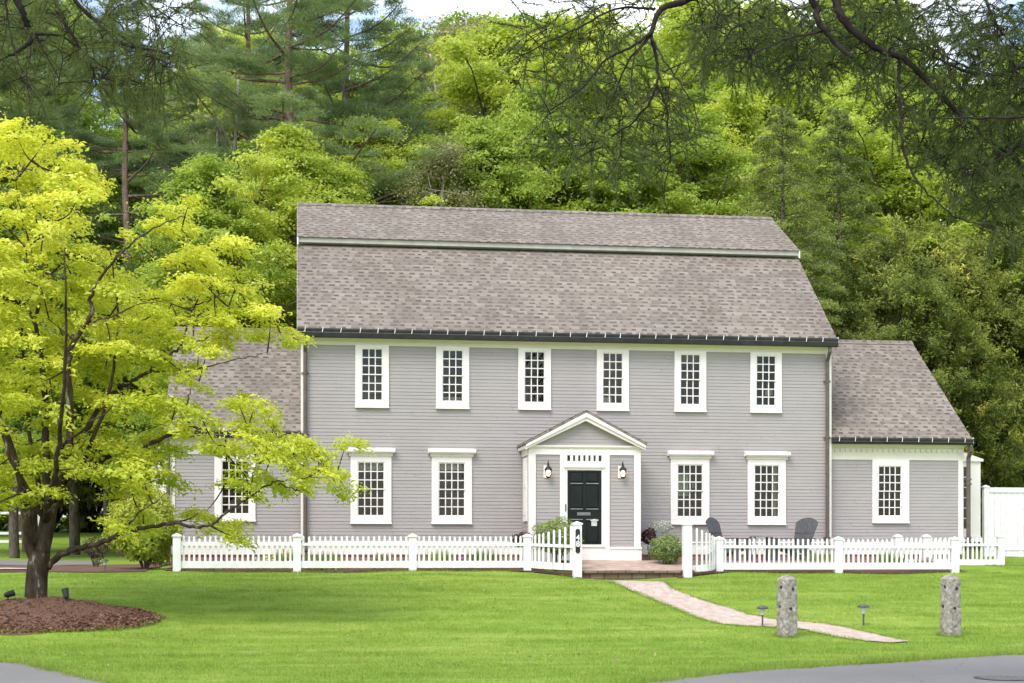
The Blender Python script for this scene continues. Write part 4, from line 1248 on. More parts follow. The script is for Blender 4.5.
def path_light(px, pyb, pyt, label):
    b = ray_ground(px, pyb); d = depth(b.x, b.y); h = (pyb - pyt) / F * d; s = h / .40
    o = thing('path_light', label, 'garden lamp', b, 0, 'low garden path lamps')
    MB().lathe((0, 0, 0), [(.016 * s, -.1), (.016 * s, .2 * s), (.03 * s, .215 * s)], 10).build('stake', M['bronze'], o, local=True)
    MB().lathe((0, 0, 0), [(.030 * s, .216 * s), (.065 * s, .33 * s)], 12).build('glass_shade', M['silver'], o, local=True)
    MB().lathe((0, 0, 0), [(.105 * s, .331 * s), (.11 * s, .345 * s), (.09 * s, .372 * s), (.03 * s, .395 * s), (.006 * s, .402 * s)], 16).build('cap', M['bronze'], o, local=True)
path_light(762.5, 627, 605, 'bronze path lamp just left of the browned granite post')
path_light(863.5, 626, 603.5, 'bronze path lamp between the two granite posts')
path_light(105, 572, 559, 'small path lamp in the mulch bed behind the yellow tree')

def spot(px, pyb, tilt, rz, label):
    b = ray_ground(px, pyb); b.z = float(G(b.x, b.y)) + .02
    o = thing('spotlight', label, 'garden spotlight', b, rz, 'spotlights under the yellow tree')
    MB().lathe((0, 0, 0), [(.012, -.08), (.012, .07), (.022, .075), (.022, .10)], 8).build('stake', M['black_metal'], o, local=True)
    hd = MB(); dirv = Vector((math.sin(tilt), 0, math.cos(tilt))); c = Vector((0, 0, .13))
    hd.tube([c - dirv * .07, c - dirv * .05, c + dirv * .03, c + dirv * .11, c + dirv * .112], [.028, .045, .055, .062, .058], 14); hd.build('head', M['black_metal'], o, local=True)
    MB().tube([c + dirv * .113, c + dirv * .116], .052, 14).build('lens', M['silver'], o, local=True)
spot(8, 603, R(75), R(25), 'black garden spotlight on the mulch left of the yellow tree trunk')
spot(66, 604, R(-25), R(-60), 'black garden spotlight on the mulch right of the yellow tree trunk')

# manhole cover in the road
b = ray_ground(1006, 680)
mh = thing('manhole_cover', 'dark round manhole cover in the grey road at lower right', 'manhole cover', (b.x, b.y, float(G(b.x, b.y)) + .018))
MB().lathe((0, 0, 0), [(.40, .0), (.40, .006), (.33, .007)], 32).build('frame', M['gutter'], mh, local=True)
cv = MB().lathe((0, 0, .004), [(.32, 0), (.32, .006)], 32)
for i in range(-4, 5):
    for j in range(-4, 5):
        if i * i + j * j < 18: cv.box(i * .065 - .02, i * .065 + .02, j * .065 - .02, j * .065 + .02, .0105, .016)
cv.build('lid', M['asphalt'], mh, local=True)

# ================================================================== CHAIRS
def adirondack(loc, rz, label):
    o = thing('adirondack_chair', label, 'garden chair', loc, rz, 'slatted garden chairs on the terrace')
    m = M['grey_plastic']
    s = MB()
    for k in range(6):
        y = -.30 + k * .098; z = .385 - k * .024
        s.bar((-.27, y, z), (.27, y, z), .088, .02)
    s.build('seat', m, o, bevel=.004, local=True)
    b = MB()
    ey_ = Vector((0, .33, .944)); nn_ = Vector((0, -.944, .33)); o_b = Vector((0, .235, .24))
    HT = lambda x: .90 - .95 * x * x
    for k in range(7):
        a = k - 3; x0, x1 = a * .070, a * .106
        q = [(x0 - .031, 0), (x0 + .031, 0), (x1 + .050, HT(x1 + .050)), (x1, HT(x1) + .004), (x1 - .050, HT(x1 - .050))]
        f_ = [o_b + Vector((1, 0, 0)) * u + ey_ * v + nn_ * (.009 + .002 * (k % 2)) for u, v in q]; r_ = [p - nn_ * .018 for p in f_]
        b.poly(f_); b.poly(r_[::-1])
        for e_ in range(5): b.poly([f_[e_], r_[e_], r_[(e_ + 1) % 5], f_[(e_ + 1) % 5]])
    b.bar((-.27, .28, .40), (.27, .28, .40), .07, .02); b.bar((-.30, .40, .70), (.30, .40, .70), .05, .02)
    b.build('backrest', m, o, local=True)
    for sg in (-1, 1):
        MB().prism([(sg * .26, -.36), (sg * .40, -.36), (sg * .41, -.2), (sg * .37, .25), (sg * .32, .44), (sg * .28, .44)][::sg], .545, .57, 'z').build('armrest', M['grey_plastic'], o, local=True)
        MB().box(sg * .29 - .012, sg * .29 + .012, -.37, -.26, 0, .544).build('leg', m, o, local=True)
        MB().prism([(-.25, .34), (-.25, .25), (.62, 0), (.74, 0), (.30, .27)], sg * .262 - .012, sg * .262 + .012, 'x').build('stringer', m, o, local=True)
    o.scale = (1.02, 1.02, 1.02)
    return o
TZ = -.25 + E
tr_ = MB().box(XY(698, -1.2), XY(838, -1.2), -1.72, -.06, TZ - .5, TZ); tag(tr_.build('terrace', M['landing']), kind='structure')
x1 = XY(730, -1.0); adirondack((x1, -1.0, TZ + .002), R(48), 'grey slatted garden chair beside the gate post end of the right fence')
x2 = XY(794, -1.0); adirondack((x2, -1.0, TZ + .002), R(-60), 'grey slatted garden chair near the dark downspout and low wing')
x3 = XY(761, -.7)
tb = thing('side_table', 'low grey side table between the two slatted garden chairs', 'table', (x3, -.7, TZ + .002), 0)
tt = MB()
for k in range(5): tt.box(-.24, .24, -.25 + k * .102, -.158 + k * .102, .61, .635)
tt.build('tabletop', M['granite'], tb, local=True)
for sx in (-.22, .22):
    for sy in (-.2, .2): MB().box(sx - .025, sx + .025, sy - .025, sy + .025, 0, .609).build('leg', M['grey_plastic'], tb, local=True)

# ================================================================== OTHER FENCES
wf = thing('privacy_fence', 'tall white board privacy fence beside the right wing', 'fence', (22, 7, E), 0)
A = WD(985.5, 550, 47.0); yF = A.y
xx = A.x
m = MB(); fence_post(m, xx, yF, 2.02 + E, .15, E - .4); m.build('post', FW, wf)
for k in range(5):
    xb = xx + 2.4
    p = MB(); xq = xx + .09
    while xq < xb - .1:
        wd = min(.185, xb - .085 - xq); zj = random.uniform(-.004, .004)
        p.box(xq + .003, xq + wd - .003, yF - .02 + random.uniform(-.003, .003), yF + .012, float(G(xq, yF)) - .0, 1.86 + E + zj); xq += .19
    p.build('board_panel', FW, wf)
    MB().box(xx + .08, xb - .08, yF - .05, yF - .022, 1.8 + E, 1.95 + E).build('rail', FW, wf); MB().box(xx + .08, xb - .08, yF - .04, yF - .023, .02 + E, .14 + E).build('rail', FW, wf)
    m = MB(); fence_post(m, xb, yF, 2.02 + E, .15, E - .4); m.build('post', FW, wf)
    xx = xb

rlf = thing('rail_fence', 'distant white post and rail fence beyond the driveway at left edge', 'fence', WD(10, 545, 70))
A = WD(14, 546, 70)
xs_ = [A.x - 4.6, A.x - 2.3, A.x, A.x + 1.15]
for x in xs_: MB().box(x - .09, x + .09, A.y - .09, A.y + .09, float(G(x, A.y)) - .1, float(G(x, A.y)) + 1.55).build('post', FW, rlf)
for a_, b_ in zip(xs_[:-1], xs_[1:]):
    for zr_ in (.12, .5, 1.42):
        za = float(G(a_, A.y)) + zr_; zb_ = float(G(b_, A.y)) + zr_
        MB().bar((a_ + .09, A.y, za), (b_ - .09, A.y, zb_), .04, .12).build('rail', FW, rlf)
#SECTION4
# ================================================================== PLANTS NEAR THE HOUSE
def leaf_ball(c, r, n, L, rng=RNG, asp=.55, shell=.55, up=.4):
    d = unit(rng.normal(size=(n, 3))); rad = rng.random(n) ** (1 / 3) * (1 - shell) + shell * (1 - .25 * rng.random(n) ** 2)
    lump = 1 + .12 * np.sin(d[:, 0] * 5 + c[0]) * np.sin(d[:, 1] * 6 + 1) + .10 * np.sin(d[:, 2] * 7 + d[:, 0] * 3)
    P = np.array(c) + d * (rad * lump)[:, None] * np.array(r)
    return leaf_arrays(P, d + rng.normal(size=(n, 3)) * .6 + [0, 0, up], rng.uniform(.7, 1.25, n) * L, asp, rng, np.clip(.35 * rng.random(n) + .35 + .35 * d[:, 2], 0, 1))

def shrub(name, loc, r, n, L, mat, label, cat='shrub', group=None, stems=6, spread=.5, asp=.55, base=.25):
    o = thing(name, label, cat, loc, 0, group)
    m = MB()
    for k in range(stems):
        a = 2 * math.pi * k / stems + random.random(); q = spread * random.uniform(.4, 1)
        m.tube(catmull([(0.03 * math.cos(a), .03 * math.sin(a), -.05), (r[0] * q * .5 * math.cos(a), r[1] * q * .5 * math.sin(a), r[2] * .7), (r[0] * q * math.cos(a), r[1] * q * math.sin(a), r[2] * 1.6)], 4), [.018 - .0015 * i for i in range(9)], 5)
    m.build('stem', M['bark'], o, local=True)
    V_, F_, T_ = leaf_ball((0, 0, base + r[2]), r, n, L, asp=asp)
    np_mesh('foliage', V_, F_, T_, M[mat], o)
    return o
def gpt(px, Y, dz=0):
    x = XY(px, Y); return (x, Y, float(G(x, Y)) + dz)
shrub('boxwood_shrub', gpt(667, -1.9, .05), (.44, .42, .36), 3200, .055, 'leaf_shrub', 'small rounded green shrub beside the porch and right gate post', stems=5, base=.14)
shrub('garden_shrub', gpt(556, -2.0, 0), (.60, .42, .46), 4200, .06, 'leaf_shrub', 'pale green bush behind the curved pickets left of the door', stems=6, base=.40)
shrub('purple_shrub', gpt(523, -1.75, 0), (.30, .25, .20), 900, .06, 'leaf_red', 'dark purple leaved plant at the left foot of the porch', stems=5, base=.52)
shrub('purple_shrub', gpt(649, -.9, .2), (.22, .2, .22), 700, .06, 'leaf_red', 'dark purple leaved plant behind the rounded green shrub by the porch', stems=5, base=.36)
M['leaf_silver'] = leaf_mat('silver_leaf', (.40, .43, .38), (.66, .68, .62), .25, scale=3)
shrub('silver_plant', gpt(661, -.7, .3), (.34, .26, .18), 700, .07, 'leaf_silver', 'silvery white plant against the clapboards above the rounded green shrub', 'plant', stems=5, base=.52, asp=.3)
M['leaf_arch'] = leaf_mat('arching_shrub_leaf', (.16, .24, .03), (.42, .48, .08), .4, (.62, .42, .10), scale=2)
shrub('arching_shrub', (*[c for c in gpt(145, -1.6)[:2]], gpt(145, -1.6)[2]), (.88, .75, .86), 9000, .10, 'leaf_arch', 'vase shaped green shrub in the mulch bed by the left end of the picket fence', stems=14, spread=.75, base=.12)
shrub('bare_shrub', gpt(96, .6), (.36, .3, .3), 420, .07, 'leaf_red', 'small reddish half bare shrub in the mulch bed behind the yellow tree', stems=9, spread=.8, base=.2)

M['leaf_blade'] = leaf_mat('strappy_leaf', (.14, .24, .05), (.34, .46, .14), .35, scale=3)
PETAL = {k: mat_noisy(k + '_petal', tuple(x * .75 for x in c), c, 14, .7, 0) for k, c in dict(magenta=(.62, .06, .42), yellow=(.78, .62, .06), white=(.82, .82, .78), pink=(.75, .32, .40)).items()}
def flower_clump(px, Y, w, h, blossom, label, nb=18, blades=240, fl=22):
    o = thing('flower_clump', label, 'flowers', gpt(px, Y), 0, 'flowers and leaves in the bed behind the fence')
    rng = np.random.default_rng(int(px * 7))
    C = np.c_[rng.normal(size=blades) * w * .4, rng.normal(size=blades) * .09, np.zeros(blades)]
    D_ = rng.normal(size=(blades, 3)) * [.25, .25, 0] + [0, 0, 1]
    V_, F_, T_ = needle_arrays(C, D_, rng.uniform(.5, 1.1, blades) * h * 1.12, .045, rng)
    np_mesh('leaf_blades', V_, F_, T_, M['leaf_blade'], o)
    if blossom:
        Cb = np.c_[rng.normal(size=nb) * w * .45, rng.normal(size=nb) * .09, rng.uniform(.45, 1.0, nb) * h]
        Cb = np.repeat(Cb, fl // 2, 0) + rng.normal(size=(nb * (fl // 2), 3)) * .022
        V_, F_, T_ = leaf_arrays(Cb, rng.normal(size=Cb.shape) + [0, -.3, .6], .05, .8, rng)
        np_mesh('blossom', V_, F_, None, PETAL[blossom], o)
    return o
for a in [(216, -1.5, .28, .30, 'magenta', 'magenta flowers behind the left picket fence, nearest its left end'),
          (259, -1.6, .40, .28, 'white', 'low white flowers behind the left picket fence beside the yellow ones'),
          (285, -1.3, .40, .46, 'yellow', 'yellow flowers behind the left picket fence by its second post'),
          (325, -1.4, .62, .44, None, 'tall strappy green leaves behind the left fence, just right of its second post'),
          (383, -1.5, .35, .36, 'pink', 'small pink flowers behind the left fence, left of its third post'),
          (440, -1.4, .45, .46, None, 'strappy green leaves behind the left fence, under the second ground floor window'),
          (486, -1.4, .5, .46, None, 'strappy green leaves behind the left fence, near its fourth post'),
          (461, -1.7, .22, .26, 'magenta', 'magenta flowers between two clumps of strappy leaves behind the left fence'),
          (756, -1.6, .22, .24, 'magenta', 'magenta flowers in front of the low grey side table'),
          (818, -1.4, .45, .44, None, 'green leaves behind the right fence under the dark downspout'),
          (892, -1.3, .5, .44, None, 'green leaves behind the right fence under the low wing window'),
          (926, -1.5, .3, .28, 'pink', 'pink flowers where the two right picket fences meet')]:
    flower_clump(*a)

# ================================================================== CHARTREUSE TREE (front left)
TB = Vector((-4.75, -10.45, 0)); TB.z = float(G(TB.x, TB.y)) - .04
TD = depth(TB.x, TB.y)
tree = thing('chartreuse_tree', 'tall chartreuse leaved tree with lichened trunk on the mulch mound, front left', 'tree', TB)
trunk = MB(); limb_pts = []
def limb(pts, r0, r1, n=8, k=5, keep=True):
    """pts: (px, py, depth offset)"""
    P = [WD(x, y, TD + o) for x, y, o in pts]
    c = catmull([tuple(p) for p in P], k); m = len(c)
    jit = .012 if r0 < .12 else .0
    c = [Vector(p) + Vector((random.gauss(0, jit), random.gauss(0, jit), random.gauss(0, jit))) for p in c]
    r0 *= .78; r1 *= .85
    rad = [r0 + (r1 - r0) * (i / (m - 1)) ** .8 for i in range(m)]
    trunk.tube(c, rad, n)
    if keep: limb_pts.extend([np.array(p) for p in c[m // 4:]])
    return c
limb([(36, 609, 0), (36, 598, 0), (37, 575, 0), (40, 552, 0)], .27, .215, 12, keep=False)
limb([(36, 560, 0), (29, 545, -.1), (28, 530, -.2), (25, 505, -.4), (18, 470, -.8), (5, 430, -1.2), (-20, 380, -1.6), (-45, 330, -1.8)], .15, .03)
limb([(40, 556, 0), (46, 530, .1), (50, 508, .1), (57, 493, .1), (66, 477, .1)], .20, .14, 10)
limb([(66, 479, .1), (80, 473, .2), (98, 463, .3), (115, 453, .4), (132, 450, .5), (150, 444, .6), (170, 435, .7), (188, 428, .8), (215, 432, .9), (238, 433, 1.0), (262, 445, 1.1), (285, 458, 1.2)], .085, .014)
limb([(238, 433, 1.0), (270, 440, 1.2), (300, 452, 1.3), (330, 470, 1.4)], .03, .008)
limb([(188, 428, .8), (187, 405, .9), (190, 390, 1.0)], .03, .01)
limb([(49, 515, .1), (54, 485, -.2), (58, 458, -.4), (66, 443, -.6), (78, 434, -.8), (92, 420, -1.2)], .075, .02)
limb([(50, 508, .1), (47, 470, .4), (46, 430, .6), (45, 399, .7), (42, 368, .7), (40, 348, .7), (34, 322, .6), (22, 306, .4), (0, 296, .1), (-30, 285, -.2)], .11, .02)
limb([(34, 322, .6), (42, 294, .8), (47, 275, 1), (44, 255, 1.1), (36, 225, 1.2), (28, 190, 1.3), (22, 150, 1.3)], .05, .008)
limb([(44, 290, .8), (36, 265, .5), (28, 240, .3), (22, 215, .1), (15, 180, .0)], .03, .006)
limb([(47, 277, 1), (62, 262, 1.3), (72, 245, 1.5), (80, 220, 1.6), (85, 180, 1.7)], .03, .006)
limb([(62, 486, .1), (68, 450, -.3), (70, 405, -.5), (68, 368, -.6), (72, 345, -.7), (84, 326, -.8), (92, 312, -.9), (90, 297, -.9), (100, 280, -1), (110, 266, -1.1), (130, 245, -1.2), (160, 225, -1.3), (185, 215, -1.3)], .10, .008)
limb([(88, 322, -.8), (105, 318, -.9), (122, 312, -1), (140, 304, -1.1), (175, 300, -1.3)], .03, .006)
limb([(75, 445, .3), (92, 420, .8), (110, 394, 1.0), (128, 384, 1.1), (149, 371, 1.2), (165, 357, 1.2), (179, 349, 1.3), (184, 335, 1.3), (188, 322, 1.3), (196, 305, 1.4), (201, 290, 1.4), (199, 268, 1.4)], .07, .01)
limb([(179, 349, 1.3), (205, 338, 1.6), (235, 322, 1.8), (262, 318, 2.0), (290, 330, 2.1)], .028, .006)
limb([(196, 305, 1.4), (215, 298, 1.2), (240, 285, 1.1), (262, 285, 1.0)], .02, .005)
limb([(149, 371, 1.2), (180, 372, .9), (210, 366, .6), (245, 358, .4), (268, 352, .3)], .028, .006)
limb([(44, 572, 0), (52, 562, 0), (62, 554, -.1), (76, 549, -.2), (92, 545, -.3), (108, 540, -.4), (123, 533, -.5), (140, 529, -.6), (160, 525, -.7), (176, 523, -.8), (190, 527, -.9), (203, 527, -.9), (216, 521, -1), (233, 508, -1), (250, 496, -1), (265, 487, -1), (278, 481, -1), (300, 478, -1.1), (322, 478, -1.2)], .085, .008)
limb([(278, 483, -1), (292, 489, -1), (310, 492, -1.1)], .02, .006)
limb([(250, 496, -1), (252, 478, -.9), (258, 462, -.8)], .018, .005)
limb([(123, 533, -.5), (140, 512, -.9), (158, 500, -1.2), (170, 490, -1.4)], .025, .006)
for a in ((-1.6, 0), (1.8, 0), (.5, -2.2), (-.6, 2.0)):      # limbs towards and away from the road give the crown its depth
    limb([(46, 520, 0), (46 + a[0] * 18, 470, a[1] * .5), (46 + a[0] * 34, 400, a[1] * 1.0), (46 + a[0] * 40, 320, a[1] * 1.3), (46 + a[0] * 36, 250, a[1] * 1.4)], .08, .012)

OUT = np.array([(-60, 150), (-20, 108), (10, 108), (38, 122), (62, 128), (66, 150), (92, 150), (98, 168), (128, 180), (112, 200), (140, 215), (190, 198), (205, 225), (235, 240), (243, 262), (252, 282), (270, 290), (290, 310), (314, 336), (312, 362), (298, 372), (288, 352), (262, 340), (246, 345), (232, 350), (250, 385), (268, 400), (292, 432), (336, 432), (362, 460), (354, 494), (320, 488), (300, 496), (262, 500), (258, 520), (240, 538), (205, 530), (172, 520), (160, 545), (122, 552), (104, 512), (70, 500), (40, 490), (22, 520), (-60, 530)])
cen_ = np.array([110, 350]); OUT = np.array([p + (cen_ - p) / np.linalg.norm(cen_ - p) * (15 if -10 < p[0] < 175 else 0) for p in OUT])
HOLES = [np.array(h) for h in ([(132, 205), (165, 215), (176, 290), (150, 300), (138, 260)], [(60, 296), (92, 300), (104, 330), (70, 335)], [(112, 410), (150, 405), (165, 432), (120, 440)], [(92, 150), (130, 140), (150, 210), (100, 205)], [(0, 200), (18, 205), (16, 232), (-4, 232)], [(205, 350), (232, 352), (262, 342), (300, 372), (300, 428), (262, 405), (235, 385), (215, 372)], [(172, 452), (216, 456), (214, 505), (176, 510)], [(260, 496), (304, 490), (304, 540), (240, 540)], [(62, 500), (98, 500), (98, 545), (62, 545)], [(168, 370), (196, 366), (196, 398), (166, 405)])]
def sample_poly(poly, n, rng, holes=()):
    lo, hi = poly.min(0), poly.max(0); out = np.zeros((0, 2))
    while len(out) < n:
        p = rng.uniform(lo, hi, (n * 3, 2)); k = in_poly(p[:, 0], p[:, 1], poly)
        for h in holes: k &= ~in_poly(p[:, 0], p[:, 1], h) | (rng.random(len(p)) < .10)
        out = np.r_[out, p[k]]
    return out[:n]
rng = np.random.default_rng(5)
cand = sample_poly(OUT, 4200, rng, HOLES)
LP = np.array(limb_pts)
pads = []
occ = []
for (x, y) in cand:
    prog = np.clip((x + 20) / 370, 0, 1)
    th = 2.5 * (1 - prog) ** .6 * (1 if y > 180 else .75) + .35
    dd = rng.uniform(-.6 * th, th) + (1.0 * prog * (1 if y < 400 else -.3))
    p = np.array(WD(x, y, TD + dd))
    if occ:
        q = np.array(occ); v = (q - p) * [1, 1, 2.1]
        if (np.linalg.norm(v, axis=1) < .60).any(): continue
    occ.append(p); pads.append((p, x, y))
    if len(pads) > 315: break
Cs, Ns, Ts = [], [], []
ax = np.array([TB.x, TB.y])
for p, x, y in pads:
    j = np.argmin(np.linalg.norm(LP - p, axis=1)); q = LP[j]; dist = np.linalg.norm(q - p)
    if dist > .12:
        mid = (p + q) / 2 + np.array([0, 0, -.05 * dist]) + rng.normal(size=3) * .05 * dist
        trunk.tube(catmull([q, mid, p], 3), [.012 + .006 * dist] * 2 + [.011 + .003 * dist] * 2 + [.008, .006, .005], 5, cap=False)
        LP = np.r_[LP, [mid, p]]
    r = rng.uniform(.26, .52); n = int(400 * (r / .45) ** 2)
    out = np.r_[(p[:2] - ax), 0]; out = out / (np.linalg.norm(out) + 1e-6)
    nrm = np.array([0, 0, 1.]) + out * rng.uniform(.05, .45) + rng.normal(size=3) * .12; nrm /= np.linalg.norm(nrm)
    # ragged: several small sprays round the pad
    ns = rng.integers(4, 8); ang = rng.random(ns) * 6.28; sp = rng.uniform(.25, 1.0, ns) * r
    sc = np.stack([np.cos(ang) * sp, np.sin(ang) * sp, rng.normal(size=ns) * .05], 1)
    which = rng.integers(0, ns, n)
    l = sc[which] + rng.normal(size=(n, 3)) * [r * .30, r * .30, .045]
    l[:, 2] -= (l[:, 0] ** 2 + l[:, 1] ** 2) * .28
    u = np.cross(nrm, [0, 1, 0]); u /= np.linalg.norm(u); v = np.cross(nrm, u)
    Cs.append(p + l[:, :1] * u + l[:, 1:2] * v + l[:, 2:] * nrm)
    Ns.append(nrm + rng.normal(size=(n, 3)) * .38 + (l[:, :1] * u + l[:, 1:2] * v) * .9)
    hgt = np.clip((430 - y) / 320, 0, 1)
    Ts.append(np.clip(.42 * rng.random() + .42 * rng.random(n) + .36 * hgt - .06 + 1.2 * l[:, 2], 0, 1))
trunk.build('trunk', M['bark_dog'], tree, smooth=True)
Cs = np.concatenate(Cs); Ns = np.concatenate(Ns); Ts = np.concatenate(Ts)
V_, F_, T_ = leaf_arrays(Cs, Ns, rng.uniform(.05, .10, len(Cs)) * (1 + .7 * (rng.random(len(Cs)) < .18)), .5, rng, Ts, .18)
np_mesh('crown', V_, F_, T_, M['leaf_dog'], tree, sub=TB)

# ================================================================== BACKGROUND TREES
def build_tree(name, label, trunk_mb, trunk_mat, arrays, leafm, cat='tree', group=None):
    o = thing(name, label, cat, (0, 0, 0), 0, group)
    trunk_mb.build('trunk', trunk_mat, o, smooth=True, local=True)
    if arrays is not None: np_mesh('crown', *arrays, leafm, o)
    return o

def broadleaf(seed, H, spread, base=.22, nl=30, sub=9, leafn=270, L=.165, clump=.74, prof=None, asp=.6):
    rg = np.random.default_rng(seed); rp = random.Random(seed)
    t = MB(); lean = rg.normal(size=2) * .5
    tp = [np.array([lean[0] * z * z, lean[1] * z * z, z * H * .93]) + np.r_[rg.normal(size=2) * .12, 0] * (z > 0) for z in np.linspace(0, 1, 8)]
    tp[0][2] = -.5
    c = catmull(tp, 4); t.tube(c, [.013 * H * (1 - .93 * i / (len(c) - 1)) + .02 for i in range(len(c))], 8)
    C, Nn, T = [], [], []
    prof = prof or (lambda f: math.sin(math.pi * min(1, max(0, .12 + .86 * f)) ** .8))
    for k in range(nl):
        f = (k + .5) / nl; z = base + (1 - base) * f
        st = np.array(c[min(len(c) - 1, int(z * (len(c) - 1)))])
        az = k * 2.39996 + rp.uniform(-.4, .4); ln = spread * max(.12, prof(f)) * rp.uniform(.5, 1.3)
        el = .25 + .75 * f + rp.uniform(-.15, .2)
        d = np.array([math.cos(az) * math.cos(el), math.sin(az) * math.cos(el), math.sin(el)])
        end = st + d * ln; midp = st + d * ln * .5 + np.array([0, 0, ln * .06]) + rg.normal(size=3) * .1 * ln * .4
        b = catmull([st, midp, end], 4); t.tube(b, [.035 * (1 - i / len(b)) * ln / spread * 2.2 + .012 for i in range(len(b))], 5, cap=False)
        for s in range(sub):
            g = rp.uniform(.3, 1.05); q = st + d * ln * min(g, 1) + np.array([0, 0, ln * .06 * (1 - abs(2 * min(g, 1) - 1))])
            off = rg.normal(size=3) * [1, 1, .55] * (.14 * ln + .45); cc = q + off
            if rp.random() < .6: t.tube([q, q + off * .5 + [0, 0, .05], cc], [.02, .014, .006], 4, cap=False)
            r = clump * rp.uniform(.6, 1.25); n = int(leafn * (r / clump) ** 2)
            l = rg.normal(size=(n, 3)) * [.5, .5, .17] * r
            l[:, 2] -= (l[:, 0] ** 2 + l[:, 1] ** 2) * .22 / r
            C.append(cc + l); Nn.append(rg.normal(size=(n, 3)) * .55 + [0, 0, 1] + l * .5 / r)
            T.append(np.clip(rp.random() * .5 + rg.random(n) * .5, 0, 1))
    C = np.concatenate(C); n = len(C)
    return t, leaf_arrays(C, np.concatenate(Nn), rg.uniform(.7, 1.3, n) * L, asp, rg, np.concatenate(T), .14)

def pine(seed, H, spread, base=.25, step=1.25, tuft=34, L=.17, w=.016, dens=1.0):
    rg = np.random.default_rng(seed); rp = random.Random(seed); t = MB()
    c = catmull([np.array([rg.normal() * .1, rg.normal() * .1, z * H]) for z in np.linspace(-.02, 1, 7)], 4)
    t.tube(c, [.014 * H * (1 - .92 * i / (len(c) - 1)) for i in range(len(c))], 9)
    C, D_, T = [], [], []
    z = base * H
    while z < H * .985:
        f = (z / H - base) / (1 - base); nb = rp.randint(4, 6)
        for k in range(nb):
            if rp.random() < .14: continue
            az = rp.uniform(0, 6.28); ln = spread * (1 - f) ** .65 * rp.uniform(.55, 1.15) + .4
            el = rp.uniform(-.12, .22) + .5 * f ** 2
            d = np.array([math.cos(az) * math.cos(el), math.sin(az) * math.cos(el), math.sin(el)]); sd = np.array([-math.sin(az), math.cos(az), 0])
            st = np.array([0, 0, z + rp.uniform(-.25, .25)]); end = st + d * ln + [0, 0, .10 * ln]
            b = [np.array(p) for p in catmull([st, st + d * ln * .55 - [0, 0, .04 * ln], end], 4)]
            t.tube(b, [.022 * ln / 3 * (1 - i / len(b)) * 1.6 + .012 for i in range(len(b))], 5, cap=False)
            m = max(4, int(ln * 5.5 * dens))
            pr = rp.random()
            for s in range(m):
                g = rp.uniform(.22, 1.02); q = st + d * ln * g + [0, 0, .10 * ln * g * g]
                lat = sd * rp.uniform(-1, 1) * ln * .34 * (1.15 - g * .7) + np.array([0, 0, rp.uniform(-.05, .28)])
                cc = q + lat; ax_ = lat / (np.linalg.norm(lat) + 1e-6) * .5 + d * .6 + np.array([0, 0, .45])
                nn = int(tuft * 4)
                C.append(cc + rg.normal(size=(nn, 3)) * [.17, .17, .05]); D_.append(ax_ * [1, 1, .4] + rg.normal(size=(nn, 3)) * [.6, .6, .3])
                T.append(np.clip(.3 * pr + rg.random(nn) * .3 + .45 * rp.random(), 0, 1))
        z += step * rp.uniform(.75, 1.2) * (1 - .35 * f)
    C = np.concatenate(C)
    return t, needle_arrays(C, np.concatenate(D_), rg.uniform(.7, 1.25, len(C)) * L, w * 1.6, rg, np.concatenate(T), flat=True)

def hemlock(seed, H, spread, n_br=170, per=620, L=.13, asp=.28):
    rg = np.random.default_rng(seed); rp = random.Random(seed); t = MB()
    t.tube([(0, 0, -.5), (0.05, 0, H * .3), (0, .05, H * .7), (0, 0, H * .99)], [.016 * H, .012 * H, .006 * H, .01], 8)
    C, Nn, T = [], [], []
    for k in range(n_br):
        f = ((k + .5) / n_br) ** .9; z = H * (.06 + .93 * f); az = k * 2.39996 + rp.uniform(-.5, .5)
        ln = spread * ((1 - f) ** .8) * rp.uniform(.65, 1.15) + .35
        d = np.array([math.cos(az), math.sin(az), .12]); sd = np.array([-math.sin(az), math.cos(az), 0])
        st = np.array([0, 0, z])
        t.tube([st, st + d * ln * .5 + [0, 0, .05 * ln], st + d * ln - [0, 0, .16 * ln]], [.03, .02, .008], 4, cap=False)
        n = int(per * (ln / spread + .2))
        g = np.sqrt(rg.uniform(.03, 1, n)) * 1.05; s = rg.normal(size=n) * .22 * ln * (1.15 - .75 * g)
        # feathery side sprays
        s = np.round(s / .22) * .22 + rg.normal(size=n) * .05
        P = st + d * (g * ln)[:, None] + sd * s[:, None]; P[:, 2] += .05 * ln * np.sin(g * 3) - .2 * ln * g * g - np.abs(s) * .25 + rg.normal(size=n) * .07
        C.append(P); Nn.append(rg.normal(size=(n, 3)) * .5 + [0, 0, 1] + d * .3); T.append(np.clip(.45 * rp.random() + .5 * rg.random(n), 0, 1))
    C = np.concatenate(C)
    return t, leaf_arrays(C, np.concatenate(Nn), rg.uniform(.7, 1.3, len(C)) * L, asp, rg, np.concatenate(T), .2)

